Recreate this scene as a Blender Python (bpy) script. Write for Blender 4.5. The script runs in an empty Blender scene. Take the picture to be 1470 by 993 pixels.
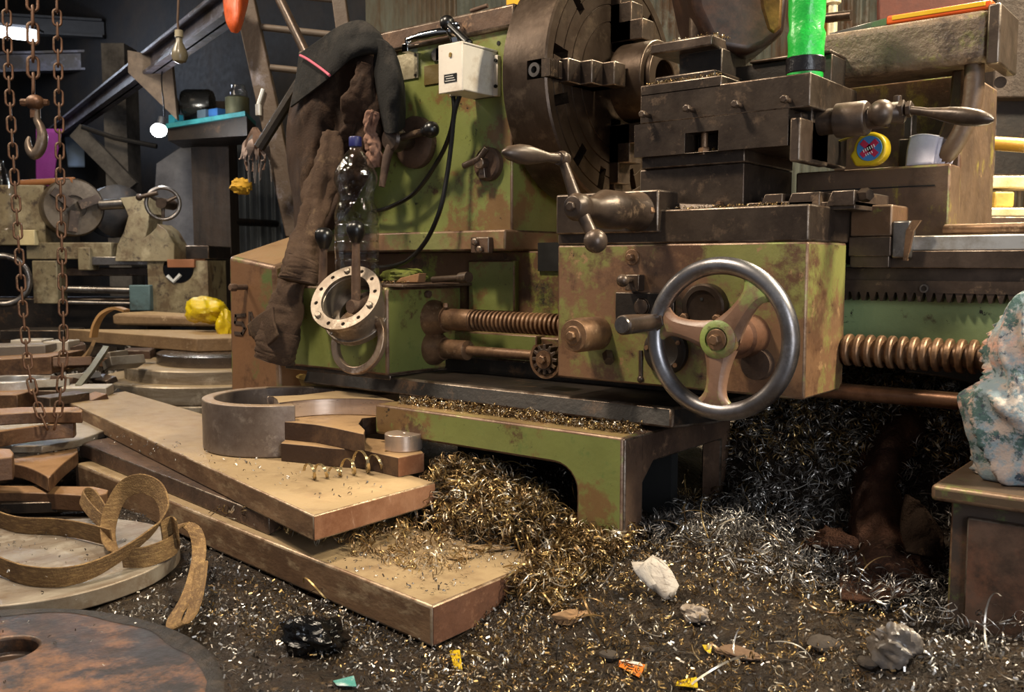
import bpy, bmesh, math, random
import numpy as np
from mathutils import Vector, Matrix, noise
random.seed(7); rng = np.random.default_rng(7)
PI = math.pi
C = bpy.context.scene.collection

# ------------------------------------------------------------------ camera
YAW, PITCH, FPX, EYE = math.radians(39), math.radians(5), 1350.0, 0.70
cam_d = bpy.data.cameras.new('camera'); cam = bpy.data.objects.new('camera', cam_d); C.objects.link(cam)
cam.location = (0, 0, EYE); cam.rotation_euler = (PI/2 - PITCH, 0, YAW)
cam_d.sensor_width = 36; cam_d.lens = 36*FPX/1470; cam_d.clip_start = .05; cam_d.clip_end = 60
cam_d.dof.use_dof = True; cam_d.dof.focus_distance = 2.0; cam_d.dof.aperture_fstop = 9
bpy.context.scene.camera = cam

# ------------------------------------------------------------------ world, lamps, exposure
w = bpy.data.worlds.new('world'); bpy.context.scene.world = w; w.use_nodes = True
bg = w.node_tree.nodes['Background']; bg.inputs[0].default_value = (.70, .72, .78, 1); bg.inputs[1].default_value = .17

def lamp(name, kind, loc, target, energy, col, **kw):
    d = bpy.data.lights.new(name, kind); d.energy = energy; d.color = col
    for k, v in kw.items(): setattr(d, k, v)
    o = bpy.data.objects.new(name, d); C.objects.link(o); o.location = loc
    o.rotation_euler = (Vector(target) - Vector(loc)).to_track_quat('-Z', 'Y').to_euler()
    return o
lamp('skylight_key', 'AREA', (-2.0, .35, 3.3), (-1.3, 1.6, .5), 84, (1, .85, .66), shape='RECTANGLE', size=.32, size_y=.32)
lamp('skylight_left', 'AREA', (-4.3, .5, 3.0), (-2.2, 1.5, .2), 50, (1, .86, .68), shape='RECTANGLE', size=.6, size_y=.6)
lamp('right_fill', 'AREA', (2.1, -.5, 1.05), (-.8, 1.9, .4), 44, (.86, .92, 1), shape='RECTANGLE', size=1.2, size_y=2.0)  # unseen cool fill added to brighten the right side and the swarf heap
lamp('back_skylight', 'AREA', (1.5, 2.3, 3.2), (-.2, 2.75, .6), 62, (1, .88, .66), shape='RECTANGLE', size=.5, size_y=.5, spread=math.radians(80))
lamp('rear_skylight', 'AREA', (-.5, 3.75, 3.1), (-.55, 2.8, .2), 70, (1, .86, .60), shape='RECTANGLE', size=.5, size_y=.5, spread=math.radians(70))
lamp('shed_fill', 'AREA', (-5.6, 1.0, 3.0), (-6.2, 3.6, .4), 22, (1, .86, .64), shape='RECTANGLE', size=1.0, size_y=1.0)
vs = bpy.context.scene.view_settings
vs.view_transform = 'Standard'; vs.look = 'None'; vs.gamma = 1; vs.exposure = 0.58

# ------------------------------------------------------------------ pixel rays met with world planes
_F = Vector((-math.sin(YAW)*math.cos(PITCH), math.cos(YAW)*math.cos(PITCH), -math.sin(PITCH)))
_R = Vector((math.cos(YAW), math.sin(YAW), 0)); _U = _R.cross(_F); EYEP = Vector((0, 0, EYE))
Fh = Vector((-math.sin(YAW), math.cos(YAW), 0)); Rh = _R.copy()
def ray(x, y): return _F + _R*((x-735)/FPX) + _U*((496.5-y)/FPX)
def V(x, y, v): d = ray(x, y); return EYEP + d*(v/d.y)
def Uu(x, y, u): d = ray(x, y); return EYEP + d*(u/d.x)
def Z(x, y, z): d = ray(x, y); return EYEP + d*((z-EYE)/d.z)
def D(x, y, dd): return EYEP + ray(x, y)*dd

# ------------------------------------------------------------------ materials
def lin(h):
    if isinstance(h, str):
        h = h.lstrip('#'); c = [int(h[i:i+2], 16)/255 for i in (0, 2, 4)]
    else: c = h
    return tuple((x/12.92 if x <= .04045 else ((x+.055)/1.055)**2.4) for x in c) + (1,)
_m = {}
def mat(name, base, layers=(), rough=.55, metal=0.0, bump=.15, bscale=60, dust=None, rvar=.15, coat=0, stretch=(1, 1, 1), spec=None):
    """layers: (colour, noise scale, threshold, softness[, detail stretch]) of worn patches over the base"""
    if name in _m: return _m[name]
    m = bpy.data.materials.new(name); m.use_nodes = True; nt = m.node_tree; N = nt.nodes; L = nt.links
    b = N['Principled BSDF']; tc = N.new('ShaderNodeTexCoord')
    mp = N.new('ShaderNodeMapping'); L.new(tc.outputs['Object'], mp.inputs[0]); mp.inputs['Scale'].default_value = stretch
    src = mp.outputs[0]
    def noi(scale, det=6, ro=.62, vec=None):
        n = N.new('ShaderNodeTexNoise'); n.inputs['Scale'].default_value = scale; n.inputs['Detail'].default_value = det
        n.inputs['Roughness'].default_value = ro; L.new(vec or src, n.inputs['Vector']); return n
    def mix(f, a, c):
        x = N.new('ShaderNodeMix'); x.data_type = 'RGBA'
        if f is not None: L.new(f, x.inputs[0])
        for s, i in ((a, 6), (c, 7)):
            if isinstance(s, tuple): x.inputs[i].default_value = s
            else: L.new(s, x.inputs[i])
        return x
    bc = lin(base)
    n0 = noi(9); x = mix(n0.outputs[0], tuple(c*.7 for c in bc[:3])+(1,), tuple(min(1, c*1.22) for c in bc[:3])+(1,)); col = x.outputs[2]
    for i, ly in enumerate(layers):
        c, s, t, so = ly[:4]
        n = noi(s, 12, .74)
        if len(ly) > 4:
            m2 = N.new('ShaderNodeMapping'); L.new(tc.outputs['Object'], m2.inputs[0]); m2.inputs['Scale'].default_value = ly[4]; m2.inputs['Location'].default_value = (i*3.1, 1.7, i); L.new(m2.outputs[0], n.inputs['Vector'])
        r = N.new('ShaderNodeValToRGB'); r.color_ramp.elements[0].position = t-so; r.color_ramp.elements[1].position = t+so
        L.new(n.outputs[0], r.inputs[0]); col = mix(r.outputs[0], col, lin(c)).outputs[2]
    if dust:
        g = N.new('ShaderNodeNewGeometry'); sx = N.new('ShaderNodeSeparateXYZ'); L.new(g.outputs['Normal'], sx.inputs[0])
        r = N.new('ShaderNodeValToRGB'); r.color_ramp.elements[0].position = .55; r.color_ramp.elements[1].position = .95
        L.new(sx.outputs[2], r.inputs[0]); dn = noi(14, 6)
        mu = N.new('ShaderNodeMath'); mu.operation = 'MULTIPLY'; L.new(r.outputs[0], mu.inputs[0])
        r2 = N.new('ShaderNodeValToRGB'); r2.color_ramp.elements[0].position = .28; r2.color_ramp.elements[1].position = .5; r2.color_ramp.elements[0].color = (dust[1]*.55,)*3+(1,); r2.color_ramp.elements[1].color = (dust[1],)*3+(1,)
        L.new(dn.outputs[0], r2.inputs[0]); L.new(r2.outputs[0], mu.inputs[1])
        col = mix(mu.outputs[0], col, lin(dust[0])).outputs[2]
        mt = N.new('ShaderNodeMath'); mt.operation = 'MULTIPLY_ADD'; L.new(mu.outputs[0], mt.inputs[0]); mt.inputs[1].default_value = -metal; mt.inputs[2].default_value = metal
        L.new(mt.outputs[0], b.inputs['Metallic'])
    else: b.inputs['Metallic'].default_value = metal
    L.new(col, b.inputs['Base Color'])
    rn = noi(22, 4); ma = N.new('ShaderNodeMath'); ma.operation = 'MULTIPLY_ADD'; L.new(rn.outputs[0], ma.inputs[0]); ma.inputs[1].default_value = rvar*2; ma.inputs[2].default_value = rough-rvar
    L.new(ma.outputs[0], b.inputs['Roughness'])
    if spec is not None: b.inputs['Specular IOR Level'].default_value = spec
    if coat: b.inputs['Coat Weight'].default_value = coat; b.inputs['Coat Roughness'].default_value = .25
    if bump:
        bn = noi(bscale, 5, .6); bu = N.new('ShaderNodeBump'); bu.inputs['Strength'].default_value = bump; bu.inputs['Distance'].default_value = .01
        L.new(bn.outputs[0], bu.inputs['Height']); L.new(bu.outputs[0], b.inputs['Normal'])
    _m[name] = m; return m
BR, DK = '#4a3322', '#1c1510'
def M_green():  return mat('worn lime green paint', '#70763e', [('#6d5332', 4, .56, .025), (BR, 7, .60, .03), (DK, 26, .645, .015), (DK, 70, .665, .015), ('#5d6a36', 11, .60, .03)], rough=.42, bump=.12, bscale=45, dust=('#8a6d4c', .75), coat=.25)
def M_cool():   return mat('worn cool green paint', '#7d8d60', [('#4c3d28', 5, .60, .03), (DK, 22, .63, .015), (DK, 9, .62, .015, (1, 2, 4))], rough=.5, bump=.12, dust=('#6d5a42', .6))
def M_apron():  return mat('lime green paint worn to brown iron', '#76743e', [('#6f5138', 3.2, .50, .03), ('#543a28', 6, .56, .04), ('#8d6e4c', 16, .62, .02), (DK, 24, .64, .015), (DK, 70, .66, .015)], rough=.42, bump=.14, bscale=40, coat=.3)
def M_rustpaint(): return mat('brown iron with green paint left', '#5b4029', [('#6f7530', 6, .57, .04), (DK, 8, .60, .06), ('#7d6440', 15, .64, .04)], rough=.55, bump=.2, bscale=40, dust=('#7b6046', .6))
def M_iron():   return mat('oily dark brown iron', '#54453a', [('#30251d', 6, .5, .12), ('#75604c', 18, .62, .04)], rough=.38, metal=.35, bump=.10, bscale=50, dust=('#6b5643', .3))
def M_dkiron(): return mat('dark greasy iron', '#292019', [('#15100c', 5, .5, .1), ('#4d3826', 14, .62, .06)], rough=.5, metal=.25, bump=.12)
def M_slide():  return mat('dark ground steel', '#463a30', [('#291f19', 5, .52, .1), ('#625040', 25, .60, .05)], rough=.40, metal=.5, bump=.06, bscale=90, dust=('#5e4f40', .35))
def M_chuck():  return mat('brown stained steel', '#54463b', [('#33271d', 3, .5, .12, (1, .6, .6)), ('#6a5a4a', 12, .6, .08)], rough=.36, metal=.7, bump=.05)
def M_steel():  return mat('worn grey steel', '#8d8782', [('#5b5048', 6, .55, .1), ('#bdb8b2', 20, .62, .06)], rough=.30, metal=.9, bump=.04, rvar=.1)
def M_rim():    return mat('hand polished wheel steel', '#8f8d90', [('#6a625c', 5, .56, .1), ('#a8a5a6', 12, .6, .08)], rough=.36, metal=.95, bump=.03, rvar=.1)
def M_bright(): return mat('bright steel', '#d0cdc8', [('#a59a8c', 7, .58, .08)], rough=.36, metal=.65, bump=.03, rvar=.08)
def M_plate():  return mat('mill scale plate under tan dust', '#8a6c50', [('#5d4532', 4, .5, .1), ('#a08a6c', 10, .6, .08), ('#4d3726', 60, .66, .04), ('#6d533c', 3, .55, .03, (.4, 3, 3))], rough=.55, metal=.25, bump=.12, bscale=70, dust=('#a08a68', .8), stretch=(1, 1, 2.5))
def M_cut():    return mat('saw cut plate edge', '#9a7055', [('#7a5038', 8, .52, .1), ('#b5917a', 30, .62, .05, (1, 1, .25)), ('#59200f', 11, .70, .03)], rough=.5, metal=.3, bump=.12, bscale=60)
def M_rust():   return mat('brown rusty iron', '#57402f', [('#3a281c', 6, .5, .1), ('#765a43', 16, .62, .04)], rough=.75, metal=.1, bump=.3, bscale=45)
def M_black():  return mat('black plastic', '#0c0b0b', rough=.32, bump=0, rvar=.08)
def M_hole():   return mat('shade and screw black', '#060504', rough=.9, bump=0)  # near-black that paints the shade inside holes and gaps, also dark screws
def M_screw():  return mat('dusty brown steel', '#86664a', [('#5c4330', 12, .5, .1), ('#a08467', 30, .62, .05)], rough=.45, metal=.45, bump=.12, bscale=80)

def edge_mat(nm):                                   # metal rubbed bare along the edges
    if nm in ('worn lime green paint', 'lime green paint worn to brown iron', 'brown iron with green paint left', 'end cover paint', 'ledge paint', 'tailstock iron', 'dark cabinet paint', 'cabinet lip'):
        return mat('rubbed painted edge', '#7d6550', [('#5d4433', 14, .52, .06), ('#757a42', 9, .58, .04)], rough=.42, metal=.4, bump=.1)
    if nm in ('oily dark brown iron', 'dark ground steel', 'dark greasy iron', 'brown rusty iron', 'brown cabinet door'):
        return mat('rubbed iron edge', '#7d7064', [('#4a3b2f', 12, .50, .07)], rough=.36, metal=.7, bump=.08)
    if nm == 'mill scale plate under tan dust': return mat('rubbed plate edge', '#a8937a', [('#6d543e', 10, .5, .08)], rough=.4, metal=.5, bump=.1)
# ------------------------------------------------------------------ mesh builder
class MB:
    def __init__(s): s.v = []; s.f = []
    def add(s, vs, fs):
        o = len(s.v); s.v += [Vector(p) for p in vs]; s.f += [tuple(i+o for i in f) for f in fs]; return s
    def box(s, u0, u1, v0, v1, z0, z1):
        return s.hexa([(u0, v0, z0), (u1, v0, z0), (u1, v1, z0), (u0, v1, z0)], [(u0, v0, z1), (u1, v0, z1), (u1, v1, z1), (u0, v1, z1)])
    def hexa(s, bot, top):
        n = len(bot)
        return s.add(list(bot)+list(top), [tuple(range(n))[::-1], tuple(range(n, 2*n))] + [(i, (i+1) % n, n+(i+1) % n, n+i) for i in range(n)])
    def prism(s, poly, off):                       # polygon swept along off
        off = Vector(off); return s.hexa([Vector(p) for p in poly], [Vector(p)+off for p in poly])
    def cyl(s, p0, p1, r0, r1=None, n=20):
        r1 = r0 if r1 is None else r1
        p0, p1 = Vector(p0), Vector(p1); return s.rev(p0, p1-p0, [(r0, 0), (r1, (p1-p0).length)], n)
    def rev(s, o, axis, prof, n=24, closed=True):  # prof (r, h) along axis, capped at the ends
        o = Vector(o); a = Vector(axis).normalized(); x = a.orthogonal().normalized(); y = a.cross(x)
        vs = []; fs = []
        for r, h in prof:
            for k in range(n):
                t = 2*PI*k/n; vs.append(o + a*h + (x*math.cos(t)+y*math.sin(t))*r)
        m = len(prof)
        for j in range(m-1):
            for k in range(n):
                k2 = (k+1) % n; fs.append((j*n+k, j*n+k2, (j+1)*n+k2, (j+1)*n+k))
        if closed: fs += [tuple(range(n))[::-1], tuple(range((m-1)*n, m*n))]
        return s.add(vs, fs)
    def ring(s, c, axis, ro, ri, h, n=48, a0=0, a1=2*PI, ref=None):   # flat ring (or arc) h thick along axis
        c = Vector(c); a = Vector(axis).normalized(); x = Vector(ref).normalized() if ref else a.orthogonal().normalized(); y = a.cross(x)
        full = abs(a1-a0) > 2*PI-1e-4; m = n if full else n+1; vs = []; fs = []
        for k in range(m):
            t = a0+(a1-a0)*k/n; d = x*math.cos(t)+y*math.sin(t)
            vs += [c+d*ro, c+d*ri, c+d*ri+a*h, c+d*ro+a*h]
        for k in range(n):
            p, q = 4*k, 4*((k+1) % m)
            for i in range(4): j = (i+1) % 4; fs.append((p+i, p+j, q+j, q+i))
        if not full: fs += [(3, 2, 1, 0), tuple(4*n+i for i in range(4))]
        return s.add(vs, fs)
    def torus(s, c, axis, R, r, n=64, m=12, sq=1):
        c = Vector(c); a = Vector(axis).normalized(); x = a.orthogonal().normalized(); y = a.cross(x); vs = []; fs = []
        for k in range(n):
            t = 2*PI*k/n; d = x*math.cos(t)+y*math.sin(t)
            for j in range(m): q = 2*PI*j/m; vs.append(c+d*(R+r*math.cos(q))+a*(r*sq*math.sin(q)))
        for k in range(n):
            for j in range(m): fs.append((k*m+j, ((k+1) % n)*m+j, ((k+1) % n)*m+(j+1) % m, k*m+(j+1) % m))
        return s.add(vs, fs)
    def sphere(s, c, r, n=20, m=12, sc=(1, 1, 1)):
        vs = []; fs = []; c = Vector(c)
        for j in range(1, m):
            p = PI*j/m
            for k in range(n): t = 2*PI*k/n; vs.append(c+Vector((r*sc[0]*math.sin(p)*math.cos(t), r*sc[1]*math.sin(p)*math.sin(t), r*sc[2]*math.cos(p))))
        vs += [c+Vector((0, 0, r*sc[2])), c-Vector((0, 0, r*sc[2]))]; T = len(vs)-2; B = T+1
        for j in range(m-2):
            for k in range(n): k2 = (k+1) % n; fs.append((j*n+k, (j+1)*n+k, (j+1)*n+k2, j*n+k2))
        for k in range(n): k2 = (k+1) % n; fs += [(T, k, k2), (B, (m-2)*n+k2, (m-2)*n+k)]
        return s.add(vs, fs)
    def tube(s, path, r, n=10, flat=1, up=None):
        path = [Vector(p) for p in path]; m = len(path); rs = r if isinstance(r, (list, tuple)) else [r]*m; vs = []; fs = []; x = None
        for i, p in enumerate(path):
            t = (path[min(i+1, m-1)]-path[max(i-1, 0)]).normalized()
            if x is None: x = (Vector(up) if up else t.orthogonal()); 
            x = (x-t*x.dot(t)).normalized(); y = t.cross(x)
            for k in range(n): a = 2*PI*k/n; vs.append(p+x*(rs[i]*math.cos(a))+y*(rs[i]*flat*math.sin(a)))
        for i in range(m-1):
            for k in range(n): k2 = (k+1) % n; fs.append((i*n+k, i*n+k2, (i+1)*n+k2, (i+1)*n+k))
        fs += [tuple(range(n))[::-1], tuple(range((m-1)*n, m*n))]
        return s.add(vs, fs)
    def ribbon(s, path, wv, th):                    # flat strip along path; wv half-width vector(s)
        path = [Vector(p) for p in path]; m = len(path); ws = [Vector(x) for x in wv] if isinstance(wv[0], (tuple, list, Vector)) else [Vector(wv)]*m; vs = []; fs = []
        for i, p in enumerate(path):
            t = (path[min(i+1, m-1)]-path[max(i-1, 0)]).normalized(); nn = t.cross(ws[i]).normalized()*th*.5
            vs += [p-ws[i]-nn, p+ws[i]-nn, p+ws[i]+nn, p-ws[i]+nn]
        for i in range(m-1):
            for k in range(4): k2 = (k+1) % 4; fs.append((4*i+k, 4*i+k2, 4*i+4+k2, 4*i+4+k))
        fs += [(3, 2, 1, 0), tuple(4*(m-1)+i for i in range(4))]
        return s.add(vs, fs)
    def grid(s, rows):
        n = len(rows[0]); vs = [p for r in rows for p in r]
        return s.add(vs, [(j*n+i, j*n+i+1, (j+1)*n+i+1, (j+1)*n+i) for j in range(len(rows)-1) for i in range(n-1)])
    def hexbolt(s, p, axis, r, h, shank=0):
        p = Vector(p); a = Vector(axis).normalized()
        if shank: s.cyl(p, p+a*shank, r*.6, n=10); p = p+a*shank
        return s.rev(p, a, [(r, 0), (r, h*.8), (r*.8, h)], 6)

def cr(P, t):                                       # Catmull-Rom through a list of vectors, t in 0..1
    n = len(P)-1; x = min(max(t*n, 0), n-1e-6); i = int(x); f = x-i
    p0, p1, p2, p3 = P[max(i-1, 0)], P[i], P[i+1], P[min(i+2, n)]
    return .5*((2*p1)+(p2-p0)*f+(2*p0-5*p1+4*p2-p3)*f*f+(3*p1-p0-3*p2+p3)*f**3)
def smooth(P, n): P = [Vector(p) for p in P]; return [cr(P, i/(n-1)) for i in range(n)]
def patch(ctrl, nu, nv, wob=0, ws=9, seed=0, nrm=None):
    rows = [[Vector(p) for p in r] for r in ctrl]; cols = [[cr(r, i/(nu-1)) for i in range(nu)] for r in rows]
    out = []
    for j in range(nv):
        row = []
        for i in range(nu):
            p = cr([c[i] for c in cols], j/(nv-1))
            if wob:
                d = nrm if nrm else (EYEP-p).normalized()
                p = p + Vector(d)*(wob*(noise.noise(p*ws+Vector((seed, 0, 0)))+.5*noise.noise(p*ws*2.3+Vector((0, seed, 0)))))
            row.append(p)
        out.append(row)
    return out

# ------------------------------------------------------------------ objects
OFF = {}
def wloc(o): return OFF.get(o.name, Vector((0, 0, 0)))
def link_mesh(name, mb, m, parent=None, bevel=0, bseg=2, sub=0, ang=38, solid=0, origin=None, cut=None):
    me = bpy.data.meshes.new(name)
    off = wloc(parent) if parent else (Vector(origin) if origin is not None else Vector((0, 0, 0)))
    me.from_pydata([tuple(p-off) for p in mb.v], [], mb.f); me.validate()
    bm = bmesh.new(); bm.from_mesh(me); bmesh.ops.recalc_face_normals(bm, faces=bm.faces); bm.to_mesh(me); bm.free()
    if cut is not None:                             # holes: boolean difference, applied now
        o0 = bpy.data.objects.new('tmp', me); C.objects.link(o0); cm = bpy.data.meshes.new('tmp_cut'); cm.from_pydata([tuple(p-off) for p in cut.v], [], cut.f)
        bm = bmesh.new(); bm.from_mesh(cm); bmesh.ops.recalc_face_normals(bm, faces=bm.faces); bm.to_mesh(cm); bm.free()
        o1 = bpy.data.objects.new('tmp_cut', cm); C.objects.link(o1); md = o0.modifiers.new('cut', 'BOOLEAN'); md.object = o1; md.solver = 'EXACT'; md.use_self = True
        dg = bpy.context.evaluated_depsgraph_get(); dg.update(); me2 = bpy.data.meshes.new_from_object(o0.evaluated_get(dg))
        bpy.data.objects.remove(o0); bpy.data.objects.remove(o1); bpy.data.meshes.remove(cm); me = me2; me.name = name
    me.polygons.foreach_set('use_smooth', [True]*len(me.polygons)); me.set_sharp_from_angle(angle=math.radians(ang))
    me.materials.clear()
    for mm in (m if isinstance(m, (list, tuple)) else [m]): me.materials.append(mm)
    o = bpy.data.objects.new(name, me); C.objects.link(o)
    if parent: o.parent = parent; OFF[o.name] = off
    else: o.location = off; OFF[o.name] = off
    if solid: md = o.modifiers.new('solid', 'SOLIDIFY'); md.thickness = solid; md.offset = 0
    if bevel:
        md = o.modifiers.new('bevel', 'BEVEL'); md.width = bevel; md.segments = bseg; md.limit_method = 'ANGLE'; md.angle_limit = math.radians(40)
        em = edge_mat(me.materials[0].name)
        if em and len(me.materials) == 1 and bevel >= .002: me.materials.append(em); md.material = 1
    if sub: md = o.modifiers.new('sub', 'SUBSURF'); md.levels = sub; md.render_levels = sub
    return o
def tag(o, label=None, cat=None, group=None, kind=None):
    if label: o['label'] = label
    if cat: o['category'] = cat
    if group: o['group'] = group
    if kind: o['kind'] = kind
    return o
def thing(name, label, cat, loc, group=None):
    o = bpy.data.objects.new(name, None); C.objects.link(o); o.location = loc; o.empty_display_size = .05; OFF[o.name] = Vector(loc)
    return tag(o, label, cat, group)
def solo(name, mb, m, label, cat, group=None, **kw):
    mn = Vector((sum(p.x for p in mb.v)/len(mb.v), sum(p.y for p in mb.v)/len(mb.v), min(p.z for p in mb.v)))
    return tag(link_mesh(name, mb, m, None, origin=mn, **kw), label, cat, group)
part = link_mesh
def struct(name, mb, m, **kw): return tag(link_mesh(name, mb, m, None, **kw), kind='structure')
U_, V_, W_ = Vector((1, 0, 0)), Vector((0, 1, 0)), Vector((0, 0, 1))
def rectbox(x0, y0, x1, y1, v, dep):                # a box whose front face on the plane v covers that rectangle
    a = V((x0), (y0+y1)/2, v); b = V(x1, (y0+y1)/2, v); t = V((x0+x1)/2, y0, v); c = V((x0+x1)/2, y1, v)
    return a.x, b.x, v, v+dep, c.z, t.z
# ================================================================== THE LATHE
lathe = thing('engine_lathe', 'big worn green metal lathe with a wide chuck and a steel handwheel', 'lathe', (-1.3, 2.1, 0))
# ---- bed
bed = part('bed', MB().box(-1.1, .75, 2.0, 2.5, .50, .70), M_cool(), lathe, bevel=.004); tag(bed, 'cooler green bed wall behind the lead screw')
part('bed', MB().box(-2.7, -1.0, 2.06, 2.5, .345, .735).box(-2.7, -1.2, 2.04, 2.4, .345, .50), M_rustpaint(), lathe, bevel=.005)
p = rectbox(672, 374, 738, 447, 2.04, .05); part('cover_plate', MB().box(*p), M_green(), lathe, bevel=.004)
p = rectbox(640, 478, 770, 530, 2.02, .05); part('cover_plate', MB().box(*p), M_green(), lathe, bevel=.004)
p = rectbox(772, 348, 803, 389, 2.052, .02); part('dark_gap_block', MB().box(*p), M_hole(), lathe)  # solid black block painted as the shade of an open gap
part('bed_way', MB().box(-.64, .75, 1.97, 2.12, .7255, .7555), M_bright(), bed, bevel=.003)
part('way_rail', MB().box(-.64, .75, 1.965, 2.1, .691, .7255).box(-1.1, .75, 1.985, 2.1, .664, .692), M_iron(), bed, bevel=.002)
part('bed_way', MB().box(-1.7, .75, 2.36, 2.5, .69, .75), M_slide(), bed, bevel=.003)
mb = MB().box(-1.3, .75, 1.972, 2.0, .642, .666)
for k in range(90):
    x = -1.04+k*.0185; mb.prism([(x, 1.974, .643), (x+.0155, 1.974, .643), (x+.010, 1.974, .624), (x+.0055, 1.974, .624)], (0, .025, 0))
rk = part('rack', mb, M_iron(), bed)
c = V(1327, 414, 1.972); part('bolt', MB().ring(c-V_*.004, V_, .0085, .0055, .006, 18), M_steel(), bed)
# leg at the right end, with its arch
arch = []
for k in range(17):
    t = PI*k/16; arch.append((-.62+.10*-math.cos(t)*1.0, .30+.18*math.sin(t)))
pl = [(-.52, 0), (-.52, .30)]+[(-.52-.0+(.30)*(1-math.cos(t*PI/2/10))*.0+.0, .30+.18*0) for t in range(0)]
poly = [(-.60, .50), (-.60, .47)]+[(-.60+.30*math.sin(k*PI/24), .47-.14*(1-math.cos(k*PI/24))) for k in range(1, 13)]+[(-.22, .30), (-.16, 0), (.60, 0), (.60, .50)]
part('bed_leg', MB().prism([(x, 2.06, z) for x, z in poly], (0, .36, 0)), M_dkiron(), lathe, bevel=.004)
# ---- pedestal with chip ledge
ped_u0, ped_u1, ped_v0, ped_v1 = -1.76, -1.02, 1.62, 2.12
front = [(ped_u0, .345), (ped_u1, .345), (ped_u1, 0), (-1.135, 0), (-1.135, .215)]+[(-1.135-.06*(1-math.cos(k*PI/12)), .215+.055*math.sin(k*PI/12)) for k in range(1, 7)]+[(ped_u0, .27)]
ped = part('pedestal', MB().prism([(x, ped_v0, z) for x, z in front], (0, .07, 0)), M_green(), lathe, bevel=.006)
side = [(ped_v0+.07, .34), (ped_v1, .34), (ped_v1, 0), (ped_v1-.05, 0), (ped_v1-.05, .275), (ped_v0+.13, .275), (ped_v0+.07, .22)]
part('side_frame', MB().prism([(-1.075, y, z) for y, z in side], (.052, 0, 0)).box(-1.07, -1.016, ped_v0+.004, ped_v0+.075, 0, .342), M_rust(), ped, bevel=.004)
part('ledge', MB().box(ped_u0, -1.03, ped_v0+.02, 1.9, .315, .338), M_rustpaint(), ped, bevel=.004)
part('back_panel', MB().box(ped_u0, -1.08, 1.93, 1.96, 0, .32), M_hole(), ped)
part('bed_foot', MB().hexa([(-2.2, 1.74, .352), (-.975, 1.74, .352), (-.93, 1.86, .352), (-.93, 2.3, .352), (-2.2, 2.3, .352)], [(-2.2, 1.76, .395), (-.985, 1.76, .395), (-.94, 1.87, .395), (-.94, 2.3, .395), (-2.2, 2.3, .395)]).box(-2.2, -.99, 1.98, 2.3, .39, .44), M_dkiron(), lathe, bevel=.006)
# ---- headstock
hs = part('headstock', MB().box(-2.5, -1.62, 2.0, 2.6, .775, 1.33), M_green(), lathe, bevel=.006)
part('top_cover', MB().box(-2.5, -1.60, 1.985, 2.62, 1.325, 1.387), M_rust(), hs, bevel=.008)
part('base_ledge', MB().box(-2.5, -1.615, 1.965, 2.6, .735, .792), mat('ledge paint', '#747446', [('#75583e', 5, .5, .04), (DK, 26, .64, .02)], rough=.5, dust=('#86704f', .8)), hs, bevel=.006)
p = rectbox(566, 78, 601, 115, 2.0, .01)
np_ = part('name_plate', MB().box(p[0], p[1], 1.995, 2.004, p[4], p[5]), mat('spotted tin plate', '#b3a98f', [('#6f634d', 14, .60, .05), ('#8d836a', 6, .55, .08)], rough=.4, metal=.5), hs, bevel=.001)
for sx in (p[0]+.008, p[1]-.008):
    for sz in (p[4]+.008, p[5]-.008): part('screw', MB().cyl((sx, 1.9955, sz), (sx, 1.992, sz), .004, n=10), M_dkiron(), hs)
p = rectbox(610, 93, 636, 121, 2.0, .01); part('brown_plate', MB().box(p[0], p[1], 1.996, 2.004, p[4], p[5]), mat('brown stained plate', '#5a4a20', rough=.6), hs, bevel=.001)
for x, y in ((716, 62), (695, 358)): c = V(x, y, 2.0); part('hole', MB().cyl(c, c-V_*.002, .006, n=12), M_hole(), hs)
c0 = V(696, 352, 1.965); mb = MB().box(c0.x-.035, c0.x+.03, 1.945, 1.966, c0.z-.022, c0.z+.022); mb.hexbolt((c0.x-.012, 1.945, c0.z+.009), -V_, .011, .014); mb.hexbolt((c0.x+.005, 1.945, c0.z-.012), -V_, .011, .014)
part('clamp_block', mb, M_rust(), hs, bevel=.003)
# speed lever: brown hub, cross arm with a black knob, a lower arm
c = V(600, 205, 2.0)
lv = part('speed_lever', MB().rev(c, -V_, [(.075, 0), (.075, .02), (.066, .03), (.05, .034), (.03, .036)], 32), M_rust(), lathe, bevel=0)
c1 = V(572, 206, 1.89)
part('hub', MB().cyl((c.x, 2.0, c.z), (c.x, 1.89, c.z), .024).rev((c.x, 1.892, c.z), -V_, [(.034, -.03), (.036, 0), (.03, .008), (.012, .010)], 24), M_iron(), lv)
e = V(608, 189, 1.90); mb = MB().cyl((c.x, 1.905, c.z), e, .012, .010, 14); part('arm', mb, M_iron(), lv)
b_ = V(619, 186, 1.90); part('knob', MB().sphere(b_, .023).cyl(e, b_, .013, .016), M_black(), lv)
e2 = V(548, 268, 1.87); part('arm', MB().tube([(c.x, 1.90, c.z), (c.x-.01, 1.885, c.z-.05), e2], [.013, .013, .009], 12), M_rust(), lv)
# small selector with a T handle
c = V(704, 236, 2.0)
sl = part('selector', MB().rev(c, -V_, [(.046, 0), (.046, .016), (.04, .022), (.012, .024)], 32), M_rust(), lathe)
part('handle', MB().tube([c+Vector((-.055, -.05, -.005)), c+Vector((0, -.045, .012)), c+Vector((.022, -.04, .04))], .009, 10).cyl(c, c-V_*.05, .016).prism([c+Vector((-.012, -.026, -.04)), c+Vector((.012, -.026, -.04)), c+Vector((.008, -.026, 0)), c+Vector((-.008, -.026, 0))], (0, -.012, 0)), M_iron(), sl, bevel=.002)
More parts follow.
